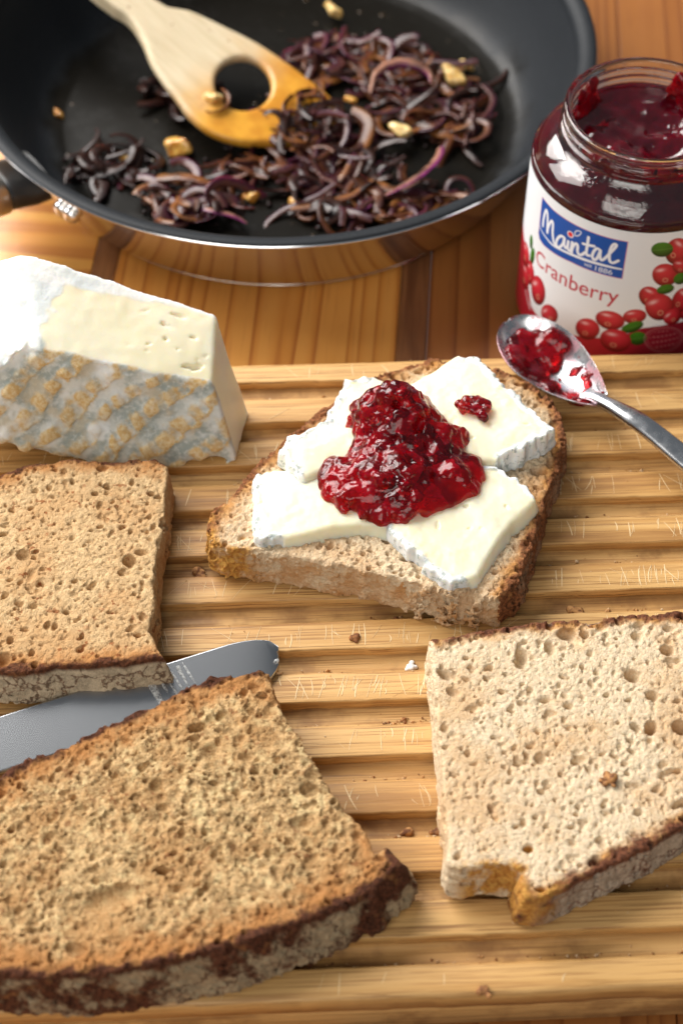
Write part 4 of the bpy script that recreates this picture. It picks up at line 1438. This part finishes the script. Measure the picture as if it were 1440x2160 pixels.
single_strip([(.0175, .1690, .0115), (.0245, .1735, .0125), (.0325, .1800, .0135), (.0385, .1890, .0135), (.0405, .1985, .0120)], .0058, .0008, M_violet,
             'bright violet curved onion strip at the right front of the pan', 0, .5)
single_strip([(.0125, .2330, .0125), (.0150, .2425, .0150), (.0215, .2480, .0160), (.0295, .2485, .0160), (.0360, .2450, .0145), (.0375, .2400, .0125)], .0044, .0008, M_violet,
             'long pale onion arch standing out in the middle of the pan', 0, -.9)
single_strip([(.0460, .2080, .0090), (.0530, .2040, .0105), (.0590, .2070, .0115), (.0600, .2140, .0115), (.0550, .2170, .0105), (.0530, .2130, .0100)], .0036, .0008, ON[0],
             'curled onion hook at the far right of the tangle', .5, .3)
single_strip([(-.0560, .1640, .0095), (-.0500, .1610, .0105), (-.0420, .1590, .0095), (-.0370, .1560, .0085)], .0036, .0007, M_violet, 'violet onion strip low at the front left of the pan', .6, .2)
single_strip([(-.0740, .1810, .0095), (-.0640, .1815, .0105), (-.0550, .1790, .0105), (-.0480, .1740, .0095)], .0058, .0008, ON[3], 'broad amber onion strip at the front left of the tangle', .4, .1)
single_strip([(-.0200, .1640, .0085), (-.0080, .1660, .0095), (.0050, .1710, .0105), (.0100, .1790, .0105)], .0044, .0007, ON[3], 'long amber onion strip along the front of the pan', .8, .1)
single_strip([(-.0060, .1600, .0080), (.0040, .1615, .0090), (.0120, .1660, .0095)], .0032, .0007, M_violet, 'short violet onion strip next to the pan front wall', .3, .1)


def spat_pt(a, b_, lift):
    return T3 + G3 * a + np.array(SP['b']) * b_ + N3 * lift


# ring of onion and bits lying on the spatula
ringp = [spat_pt(.0085 + .0066 * math.cos(t), -.0165 + .0108 * math.sin(t), .0036 + .0006 * math.sin(2 * t)) for t in np.linspace(0, 2 * PI * .97, 30)]
v, q, wt = ribbon(np.array(ringp), .0022, .0011, .75, 0, 1.0)
o = link('onion_ring', np_mesh('onion_ring', v, q, True, {'w': wt}), None, [ON[3]])
tag(o, 'brown fried onion ring lying on the spatula tip', 'onion', 'fried onion strips in the pan')
crv = [spat_pt(.034 + .0065 * math.cos(t), .0115 + .0075 * math.sin(t), .0033) for t in np.linspace(2.0, 5.0, 16)]
v, q, wt = ribbon(np.array(crv), .0020, .0009, .3, 0, .6)
o = link('onion_strip', np_mesh('onion_strip', v, q, True, {'w': wt}), None, [ON[3]])
tag(o, 'brown onion crescent on the spatula left of its hole', 'onion', 'fried onion strips in the pan')
for k in range(26):
    me = variants[R.integers(30)]
    o = bpy.data.objects.new('onion_strip', me)
    COL.objects.link(o)
    p = spat_pt(R.uniform(-.006, .010), R.uniform(-.020, .004), R.uniform(.0025, .0065))
    o.location = p
    o.rotation_euler = (R.normal(0, .4), R.normal(0, .4), R.uniform(0, 2 * PI))
    o.scale = (.8,) * 3
    tag(o, 'fried onion strip heaped over the front end of the spatula', 'onion', 'onion strips on the spatula')

m = Mat('fried_garlic')
n1 = m.noise(260, 3)
c = m.mix(m.map(n1, .38, .62), (.62, .36, .085), (.50, .20, .030))
c = m.mix(m.map(m.noise(140, 2), .58, .72), c, (.20, .06, .012))
m.bsdf(Base_Color=c, Roughness=.22, Subsurface_Weight=.4, Subsurface_Radius=(1, .6, .25), Subsurface_Scale=.003, Coat_Weight=.2)
M_garlic = m.m
m = Mat('pale_garlic')
m.bsdf(Base_Color=m.mix(m.map(m.noise(260, 3), .38, .62), (.74, .56, .26), (.62, .38, .12)), Roughness=.25, Subsurface_Weight=.4, Subsurface_Radius=(1, .6, .25), Subsurface_Scale=.003)
M_garlic_pale = m.m
glabels = ['yellow garlic piece lying alone at the back of the pan', 'tiny garlic crumb alone at the dark left of the pan', 'big golden garlic piece left of the onions below the spatula',
           'pale garlic piece in the middle of the onion tangle', 'cream garlic chunk at the right of the onion tangle', 'flat yellow garlic bit between spatula and front rim',
           'small orange garlic bit left of the big golden piece', 'small garlic bit at the back right edge of the tangle', 'tiny yellow garlic bit right beside the spatula edge',
           'amber garlic bit above the violet onion strip', 'amber garlic bit among the front onions']
def chunk(c, half, seed, rot):
    """a broken piece: rounded skew box, a corner sheared off, uneven skin"""
    half = np.asarray(half)
    r = half.max() * 1.5 + .001
    F = Field(np.asarray(c) - r, np.asarray(c) + r, .00045)
    x, y, z = F.grids()
    P_ = np.stack([x - c[0], y - c[1], z - c[2]], -1) @ np.array(Euler(rot).to_matrix())
    P_[..., 0] += P_[..., 1] * .35
    q_ = np.abs(P_) - half * .72
    rr = half.min() * .45
    f = np.linalg.norm(np.maximum(q_, 0), axis=-1) + np.minimum(q_.max(-1), 0) - rr
    f = smax(f, (P_ @ np.array([.62, .5, .6])) - half.mean() * .62, .0006)
    F.f = f.astype(np.float32)
    F.add_noise(.004, lambda p: .0006 * noise(p, 260, seed) + .0003 * noise(p, 700, seed + 1))
    return F.mesh()


for k, (x, y, rx, ry) in enumerate(D['garlic']):
    rx, ry = rx * .82, min(ry, rx * 1.5) * .72
    rz = min(rx, ry) * .62
    z = .0048 + rz * .8 + (.006 if k in (3, 4, 8) else 0) + (.0035 if k == 0 else 0)
    v, q = chunk((x, y, z), (rx, ry, rz), 90 + k, (R.normal(0, .25), R.normal(0, .25), R.uniform(-.5, .5)))
    o = link('garlic_piece', np_mesh('garlic_piece', v, q), None, [M_garlic_pale if k in (0, 3, 4, 7) else M_garlic])
    tag(o, glabels[k], 'garlic', 'fried garlic pieces')
p = spat_pt(.0345, .0098, .0042)
v, q = chunk(p - N3 * .0008, (.0034, .0024, .0015), 120, (.1, .2, .6))
o = link('garlic_piece', np_mesh('garlic_piece', v, q), None, [M_garlic_pale])
tag(o, 'tan garlic piece lying on the spatula beside its hole', 'garlic', 'fried garlic pieces')

# dark sticky bits between the strips
V, Q = [], []
for k in range(620):
    ci = R.integers(6) if k > 90 else 7
    cx, cy, rx, ry, _ = D['onion'][ci]
    a, rr = R.uniform(0, 2 * PI), math.sqrt(R.random()) * 1.12
    x, y = cx + rx * rr * math.cos(a), cy + ry * rr * math.sin(a)
    if math.hypot(x - PC[0], y - PC[1]) > .096:
        continue
    r = R.uniform(.0005, .0017)
    i = len(V)
    base = np.array([(1, 0, 0), (-1, 0, 0), (0, 1, 0), (0, -1, 0), (0, 0, .8), (0, 0, -.6)]) * r * R.uniform(.6, 1.4, (6, 1))
    th = R.uniform(0, PI)
    base[:, :2] = base[:, :2] @ np.array([[math.cos(th), -math.sin(th)], [math.sin(th), math.cos(th)]])
    V += list(base + [x, y, .0050 + r * .3])
    Q += [(i + a_, i + b_, i + c_) for a_, b_, c_ in ((0, 2, 4), (2, 1, 4), (1, 3, 4), (3, 0, 4), (2, 0, 5), (1, 2, 5), (3, 1, 5), (0, 3, 5))]
o = link('onion_bits', np_mesh('onion_bits', np.array(V), np.array(Q), True, {'w': np.ones(len(V))}), None, [ON[2]])
tag(o, 'fine dark fried onion bits scattered over the pan floor', 'onion bits', None, 'stuff')

# drops of oil and browned specks left on the pan floor
dv, dq = [], []
for k in range(90):
    a, rr = R.uniform(0, 2 * PI), .094 * math.sqrt(R.random())
    x, y = PC[0] + rr * math.cos(a), PC[1] + rr * math.sin(a)
    r = .0003 + .0008 * R.random() ** 3
    i = len(dv)
    for (f_, z_) in ((1, 0), (.85, .35), (.5, .55), (.05, .62)):
        for t_ in np.linspace(0, 2 * PI, 8, endpoint=False):
            dv.append((x + r * f_ * math.cos(t_) * 1.2, y + r * f_ * math.sin(t_), .00452 + r * z_ * .6))
    dq += [tuple(i + n_ for n_ in row_) for row_ in grid_quads(4, 8, True).tolist()]
m = Mat('oil_drop')
m.bsdf(Base_Color=(.055, .030, .010), Roughness=.08, Specular_IOR_Level=.6)
o = link('oil_drops', np_mesh('oil_drops', np.array(dv), np.array(dq)), None, [m.m])
tag(o, 'tiny glossy oil drops spattered over the dark pan floor', 'oil', None, 'stuff')

# ------------------------------------------------------------------ jam jar
JC = (.104, .119)
JR = .038
jar = empty('jam_jar', (JC[0], JC[1], 0))
tag(jar, 'open glass jar with white blue and red cranberry label at the right', 'jar')
m = Mat('jar_glass')
m.bsdf(Base_Color=(.97, .985, .98), Roughness=.0, Transmission_Weight=1.0, IOR=1.48)
M_glass = m.m
mm = lambda pts: [(a / 1000, b / 1000) for a, b in pts]
jo = smooth_path(mm([(.3, 1.5), (24, 1.5), (30, .4), (34.5, 1.4), (37.4, 5), (37.9, 9), (37.9, 40), (37.9, 69), (37.2, 73), (35.0, 76.6), (31.8, 79.2), (29.8, 80.6), (29.0, 81.6), (28.5, 82.6),
                     (29.5, 83.6), (29.4, 84.6), (28.3, 85.4), (28.2, 86.2), (29.1, 87.0), (28.9, 87.9), (28.1, 88.6), (28.3, 90.2), (28.7, 91.2), (28.4, 92.0), (27.6, 92.3), (26.7, 92.0), (26.3, 91.2)]), 4)
ji = smooth_path(mm([(26.3, 91.2), (26.1, 88), (26.1, 84), (26.6, 81.4), (28.4, 79.0), (31.6, 76.6), (34.0, 73.5), (35.3, 70), (35.6, 60), (35.6, 20), (35.2, 8), (33, 4.6), (28, 4.2), (.3, 4.2)]), 4)
v, q = lathe(np.concatenate([jo, ji[1:]]), 160)
o = link('glass', np_mesh('glass', v, q), jar, [M_glass])
o.matrix_parent_inverse = Matrix()
# the jam inside reaches into the glass wall so that it reads as wet contact
m = Mat('jar_jam')
n1 = m.noise(110, 3)
m.bsdf(Base_Color=m.mix(m.map(n1, .35, .65), (.105, .002, .008), (.055, .001, .005)), Roughness=.09, Subsurface_Weight=.5, Subsurface_Radius=(1, .05, .05), Subsurface_Scale=.006, Specular_IOR_Level=.6, Coat_Weight=.3, Coat_Roughness=.03)
m.bump(m.noise(300, 2), .3, .001)
M_jarjam = m.m
jp = smooth_path(mm([(35.72, 20), (35.72, 60), (35.45, 70), (34.15, 73.5), (31.75, 76.7), (28.6, 79.1), (26.7, 81.5), (26.22, 84.0)]), 4)
t = np.linspace(0, 2 * PI, 120, endpoint=False)
rows = [np.stack([np.full(120, .0005) * np.cos(t), .0005 * np.sin(t), np.full(120, .0046)], -1), np.stack([.0280 * np.cos(t), .028 * np.sin(t), np.full(120, .0041)], -1), np.stack([.0353 * np.cos(t), .0353 * np.sin(t), np.full(120, .0079)], -1)]
for r, z in jp:
    # the jam stands higher on the near wall, where it clings to the neck
    lim = .0790 + .0048 * np.clip(np.cos(t + PI * .40), 0, 1) ** 1.2
    zz = np.minimum(z, lim)
    rr = np.where(z > lim, np.interp(lim, jp[:, 1], jp[:, 0]), r)
    rows.append(np.stack([rr * np.cos(t), rr * np.sin(t), zz], -1))
edge = rows[-1]
for k in range(1, 31):
    f_ = 1 - k / 30.0
    p = edge.copy()
    p[:, :2] *= max(f_, .004)
    zc = .0735
    p[:, 2] = zc + (edge[:, 2] - zc) * f_ ** 5
    lump = noise(np.stack([p[:, 0], p[:, 1], np.full(120, .1)], -1), 130, 51) * .0016 + noise(np.stack([p[:, 0], p[:, 1], np.full(120, .2)], -1), 300, 52) * .0010
    p[:, 2] += lump * min(1, (1 - f_) * 6) - .0015 * np.exp(-(((p[:, 0] - .006) / .009) ** 2 + ((p[:, 1] - .002) / .009) ** 2)) * 2
    rows.append(p)
V = np.concatenate(rows)
o = link('jam', np_mesh('jam', V, grid_quads(len(rows), 120, True)), jar, [M_jarjam])
o.matrix_parent_inverse = Matrix()

R2 = np.random.default_rng(91)
for (a0, sa, zlo, zhi, cnt, rmax) in ((-PI / 2 - .35, .42, .0838, .0870, 90, .0009), (2.35, .10, .0775, .0900, 60, .0008), (.85, .14, .0775, .0905, 60, .0010)):
    its = []
    for _ in range(cnt):
        a, zz = R2.normal(a0, sa), zlo + (zhi - zlo) * R2.random() ** 1.5
        its.append((.0258 * math.cos(a), .0258 * math.sin(a), zz, R2.uniform(.0004, rmax)))
    A = np.array(its)
    v, q = blobs(its, A[:, :3].min(0) - .002, A[:, :3].max(0) + .002, .00045, .0008, 93, .0002)
    o = link('jam_smear', np_mesh('jam_smear', v, q), jar, [M_jam])
    o.matrix_parent_inverse = Matrix()

# ---- the paper label, its print worked out point by point in label millimetres (s round the jar, z up)
LG = D['logo']
h_ = .21
s_ax = np.arange(-62, 40, h_)
z_ax = np.arange(5.0, 70.0, h_)
S, Zg = np.meshgrid(s_ax, z_ax, indexing='ij')
C_ = np.zeros(S.shape + (3,))
C_[:] = (.80, .83, .86)


def over(alpha, col):
    global C_
    C_ = C_ * (1 - alpha[..., None]) + np.asarray(col) * alpha[..., None] if np.ndim(col) == 1 else C_ * (1 - alpha[..., None]) + col * alpha[..., None]


def a_of(d, soft=.16):
    return np.clip(.5 - d / soft / 2, 0, 1)


RED, DRED, BLUE, WHITE, GREEN = np.array((.52, .012, .035)), np.array((.24, .006, .020)), np.array((.006, .085, .39)), np.array((.86, .88, .92)), np.array((.045, .20, .012))
# red ground low on the label, swinging up at its left edge
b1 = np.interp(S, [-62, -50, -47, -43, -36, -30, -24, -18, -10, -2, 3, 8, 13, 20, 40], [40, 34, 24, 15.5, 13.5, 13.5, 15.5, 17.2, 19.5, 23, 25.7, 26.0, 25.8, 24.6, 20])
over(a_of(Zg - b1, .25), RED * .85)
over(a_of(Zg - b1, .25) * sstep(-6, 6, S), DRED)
for pts, w in ((LG['band'], .7), (LG['arc'], .55)):
    over(a_of(poly_dist(np.array(pts), S, Zg, closed=False) - w / 2), WHITE * .85)


def put_ellipse(e, fn):
    c, a1, a2 = np.array(e[:2]), np.array(e[2:4]), np.array(e[4:6])
    Mi_ = np.linalg.inv(np.stack([a1, a2], 1))
    u = Mi_[0, 0] * (S - c[0]) + Mi_[0, 1] * (Zg - c[1])
    w = Mi_[1, 0] * (S - c[0]) + Mi_[1, 1] * (Zg - c[1])
    r = np.hypot(u, w)
    fn(u, w, r, math.sqrt(abs(np.linalg.det(np.stack([a1, a2], 1)))))


def berry(u, w, r, size):
    al = np.clip((1 - r) * size / .25 + .5, 0, 1)
    shade = np.clip(.80 - .30 * w - .42 * r ** 2.2, .14, 1.1)
    col = np.stack([.70 * shade, .030 * shade ** 1.5, .055 * shade ** 1.5], -1)
    over(al, col)
    # printed gloss and blossom end
    g = np.exp(-(((u + .28) / .30) ** 2 + ((w + .50) / .13) ** 2))
    over(np.clip(g * .75, 0, 1) * al, np.array((.93, .62, .62)))
    e_ = np.hypot((u + .12) / .9, (w - .42) / .8)
    over(al * np.clip(1 - np.abs(e_ - .20) / .07, 0, 1) * .75, np.array((.75, .42, .25)))
    over(al * np.clip(1 - e_ / .10, 0, 1) * .7, np.array((.25, .03, .03)))


def leaf(u, w, r, size):
    al = np.clip((1 - r) * size / .25 + .5, 0, 1)
    sh = np.clip(.75 - .5 * w - .3 * r * r, .2, 1.2)
    over(al, GREEN * sh[..., None])
    over(al * np.clip(1 - np.abs(w) / .06, 0, 1) * .4, np.array((.22, .45, .10)))


extra = [[22, 60, 5.2, 0, 0, -5.5], [20.5, 49, 5, 1, 1, -5], [22.5, 40, 5, -1, -1, -5], [20.8, 30, 5, 0, 0, -5], [29, 52, 5, 1, 1, -5], [30, 36, 5, 1, 0, -5], [-46.5, 29, 3.5, 1, 1, -5], [-50, 24, 4, 0, 0, -5.5], [-52, 33, 4, 0, 0, -5]]
for e in LG['leaves'][5:]:
    put_ellipse(e, leaf)
for e in extra + LG['berries'][:10] + [LG['berries'][13]]:
    put_ellipse(e, berry)
for e in LG['leaves'][:5]:
    put_ellipse(e, leaf)
for e in LG['berries'][10:13]:
    put_ellipse(e, berry)
put_ellipse(LG['emblem'], lambda u, w, r, s_: over(np.clip(1 - np.abs(r - .93) * s_ / .35, 0, 1) * .5, np.array((.62, .25, .25))))
put_ellipse(LG['emblem'], lambda u, w, r, s_: over(np.clip(1 - np.abs(r - .80) * s_ / .25, 0, 1) * .3, np.array((.62, .25, .25))))
put_ellipse(LG['emblem'], lambda u, w, r, s_: over((r < .7) * (np.sin(w * 17) > .35) * (np.sin(u * 31 + 3 * np.floor(w * 2.7)) > -.2) * .3, np.array((.62, .25, .25))))
# the blue sign with its white script
logo = np.array([(-44.0, 66.0), (-37.5, 65.5), (-23.6, 65.5), (-7.9, 65.3), (-7.7, 48.7), (-16, 49.0), (-26.3, 49.0), (-34, 48.1), (-40, 47.6), (-42.6, 48.3), (-43.7, 50.0)])
dl = poly_dist(logo, S, Zg)
over(a_of(dl - .22), np.array((.70, .22, .30)))
over(a_of(dl), BLUE)
sw = np.array(LG['swoosh'])
tpos = np.clip((S - sw[0, 0]) / (sw[-1, 0] - sw[0, 0]), 0, 1)
over(a_of(poly_dist(smooth_path(sw, 4), S, Zg, closed=False) - (.16 + .40 * np.sin(PI * np.clip(.12 + .86 * (1 - tpos) ** .8, 0, 1)))) * a_of(dl), WHITE)
for st_ in LG['strokes']:
    over(a_of(poly_dist(smooth_path(st_, 4), S, Zg, closed=False) - .52), WHITE)
dt = np.hypot((S - LG['dot'][0]), (Zg - LG['dot'][1]))
over(a_of(dt - 1.35), WHITE)
over(a_of(dt - 1.0), np.array((.72, .01, .02)))
over(a_of(poly_dist(smooth_path(LG['leaf'], 4), S, Zg, closed=False) - .17), WHITE)


def text_mask(txt, s0, s1, z0, height_x, squeeze=None, bold=0.0):
    """flat letters of the built-in font filled on the label grid; height_x = height of a lower-case x"""
    cu = bpy.data.curves.new('lettering', 'FONT')
    cu.body = txt
    cu.offset = bold
    ob = bpy.data.objects.new('lettering', cu)
    COL.objects.link(ob)
    dg = bpy.context.evaluated_depsgraph_get()
    ev = ob.evaluated_get(dg)
    me_ = ev.to_mesh()
    me_.calc_loop_triangles()
    vs = np.array([v_.co[:2] for v_ in me_.vertices])
    tr = np.array([t_.vertices[:] for t_ in me_.loop_triangles])
    ev.to_mesh_clear()
    bpy.data.objects.remove(ob)
    bpy.data.curves.remove(cu)
    kx = (s1 - s0) / (vs[:, 0].max() - vs[:, 0].min())
    kz = height_x / .5
    vs = np.stack([s0 + (vs[:, 0] - vs[:, 0].min()) * kx, z0 + vs[:, 1] * kz], -1)
    acc = np.zeros(S.shape)
    for tri in tr:
        A_, B_, C__ = vs[tri]
        i0, i1 = np.searchsorted(s_ax, [min(A_[0], B_[0], C__[0]) - h_, max(A_[0], B_[0], C__[0]) + h_])
        j0, j1 = np.searchsorted(z_ax, [min(A_[1], B_[1], C__[1]) - h_, max(A_[1], B_[1], C__[1]) + h_])
        if i1 <= i0 or j1 <= j0:
            continue
        den = (B_[0] - A_[0]) * (C__[1] - A_[1]) - (C__[0] - A_[0]) * (B_[1] - A_[1])
        if abs(den) < 1e-9:
            continue
        for ox in (-.3, 0, .3):
            for oz in (-.3, 0, .3):
                xx, yy = S[i0:i1, j0:j1] + ox * h_ - A_[0], Zg[i0:i1, j0:j1] + oz * h_ - A_[1]
                b_ = (xx * (C__[1] - A_[1]) - yy * (C__[0] - A_[0])) / den
                c_ = ((B_[0] - A_[0]) * yy - (B_[1] - A_[1]) * xx) / den
                acc[i0:i1, j0:j1] += ((b_ >= 0) & (c_ >= 0) & (b_ + c_ <= 1)) / 9.0
    return np.clip(acc, 0, 1)


over(text_mask('Cranberry', -43.4, -7.6, 36.9, 4.7, bold=.006), np.array((.50, .015, .045)))
over(text_mask('seit', -21.4, -18.5, 50.2, 1.15), WHITE)
over(text_mask('1886', -17.3, -11.2, 49.6, 1.55), WHITE)
# wrap round the jar, with the lower edge turning in with the glass
th = S / (JR * 1000)
r_l = .0381 + np.zeros_like(S)
V = np.stack([r_l * np.sin(th), -r_l * np.cos(th), Zg / 1000], -1).reshape(-1, 3)
m = Mat('label_paper')
m.bsdf(Base_Color=m.attr('print', 'Color'), Roughness=.38, Specular_IOR_Level=.45, Coat_Weight=.15, Coat_Roughness=.2)
m.bump(m.noise(90, 2), .05, .001)
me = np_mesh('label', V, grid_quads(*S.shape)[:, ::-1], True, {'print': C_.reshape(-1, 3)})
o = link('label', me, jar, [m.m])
o.matrix_parent_inverse = Matrix()
tag(o, 'white paper label with blue sign, red lettering and printed berries')

# ------------------------------------------------------------------ crumbs
m = Mat('crumb')
c = m.mix(m.map(m.n('ShaderNodeObjectInfo').outputs['Random'], 0, 1, 0, 1, False), (.30, .11, .03), (.50, .26, .09))
m.bsdf(Base_Color=m.mix(m.map(m.noise(700, 2), .35, .65), c, (.13, .045, .015)), Roughness=.85)
M_crumb = m.m
m = Mat('pale_crumb_dust')
m.bsdf(Base_Color=m.mix(m.map(m.noise(200, 2), .40, .60), (.66, .49, .30), (.48, .25, .09)), Roughness=.85)
M_dust = m.m
M_flake = simple('white_flake', (.80, .78, .74), .6)


def on_board(x, y):
    """height of the board surface under a world point: ridge or groove"""
    yb = -math.sin(YAW) * x + math.cos(YAW) * y
    for a, b in RIDGES:
        if a <= yb <= b:
            return ZB
    return ZB - .0043


R = np.random.default_rng(55)
for (x, y, r, mat, lab) in ((.0040, -.0500, .0013, M_crumb, 'small orange crumb on the bare board below the sandwich'),
                            (.0205, -.0577, .0017, M_flake, 'white flake in the groove left of the pale slice'),
                            (.0735, -.0372, .0020, M_crumb, 'brown crumb in the groove right of the sandwich corner'),
                            (-.0445, -.0235, .0030, M_crumb, 'dark crust crumb in the groove left of the sandwich'),
                            (.0375, -.1628, .0017, M_crumb, 'orange crumb flake on the front edge of the board'),
                            (.0270, -.1135, .0016, M_crumb, 'dark crumb in the groove left of the pale slice, right one of a pair'),
                            (.0190, -.1140, .0014, M_crumb, 'dark crumb in the groove beside the rough slice, left one of a pair'),
                            (.0985, .0420, .0013, M_crumb, 'reddish crumb on the ridge beside the spoon handle')):
    z = on_board(x, y)
    its = [(x + R.normal(0, r * .5), y + R.normal(0, r * .35), z + r * R.uniform(.1, .5), r * R.uniform(.3, .55)) for _ in range(9)]
    A = np.array(its)
    v, q = blobs(its, A[:, :3].min(0) - .003, A[:, :3].max(0) + .003, .00035, .0002, int(1000 * abs(x)) + 130, .0003)
    o = link('crumb', np_mesh('crumb', v, q), None, [mat])
    tag(o, lab, 'crumb', 'crumbs on the board')
p = np.array([.0740, -.1075, .0370])
its = [tuple(p + R.normal(0, .0011, 3) * [1.4, 1, .4]) + (R.uniform(.0006, .0012),) for _ in range(12)]
v, q = blobs(its, p - .006, p + .006, .00035, .0002, 190, .0003)
o = link('crumb', np_mesh('crumb', v, q), None, [M_crumb])
tag(o, 'orange crumb on top of the pale bread slice', 'crumb', 'crumbs on the board')

# dust of crumbs caught in the grooves: far too fine to count
def dust(name, pts, mat, label):
    V, Q = [], []
    for (x, y, z, r) in pts:
        i = len(V)
        base = np.array([(1, 0, 0), (-1, 0, 0), (0, 1, 0), (0, -1, 0), (0, 0, .8), (0, 0, -.5)]) * r * R.uniform(.6, 1.4, (6, 1))
        t_ = R.uniform(0, PI)
        base[:, :2] = base[:, :2] @ np.array([[math.cos(t_), -math.sin(t_)], [math.sin(t_), math.cos(t_)]])
        V += list(base + [x, y, z])
        Q += [(i + a_, i + b_, i + c_) for a_, b_, c_ in ((0, 2, 4), (2, 1, 4), (1, 3, 4), (3, 0, 4), (2, 0, 5), (1, 2, 5), (3, 1, 5), (0, 3, 5))]
    o = link(name, np_mesh(name, np.array(V), np.array(Q), False), None, [mat])
    tag(o, label, 'crumbs', None, 'stuff')


pts, pts2 = [], []
for n in range(1, 13):
    ynear = RIDGES[n][1] if n < 13 else 0
    dens = 230 if 3 <= n <= 8 else 110
    cl = [(R.uniform(-.10, .13), R.uniform(.006, .02)) for _ in range(5)] + [(.10, .02), (.075, .02)]
    if n in (8, 9):
        cl += [(.018, .008)] * 8
    for _ in range(dens):
        c_ = cl[R.integers(len(cl))]
        xb = R.normal(*c_)
        yb = ynear + abs(R.normal(0, .0016)) + .0003
        x, y = math.cos(YAW) * xb - math.sin(YAW) * yb, math.sin(YAW) * xb + math.cos(YAW) * yb
        r = R.uniform(.00014, .00048) if R.random() < .90 else R.uniform(.0005, .0011)
        (pts if R.random() < .62 else pts2).append((x, y, ZB - .0032 - .0009 * min(1, (yb - ynear) / .003) + r * .4, r))
    for _ in range(26):
        xb, yb = R.uniform(-.11, .14), R.uniform(RIDGES[n][0], RIDGES[n - 1][1])
        x, y = math.cos(YAW) * xb - math.sin(YAW) * yb, math.sin(YAW) * xb + math.cos(YAW) * yb
        r = R.uniform(.00010, .00028)
        pts.append((x, y, on_board(x, y) + r * .5 + .0001, r))
for _ in range(150):   # sprinkle by the back crust of the pale slice
    x = R.uniform(.075, .13)
    y = -.0455 + R.normal(0, .0018) + (x - .1) * .05
    r = R.uniform(.00012, .00035)
    pts.append((x, y, on_board(x, y) + r * .5, r))
dust('pale_crumb_dust', pts, M_dust, 'fine pale crumb dust in the grooves of the board')
dust('brown_crumb_dust', pts2, M_crumb, 'fine brown crust dust in the grooves of the board')
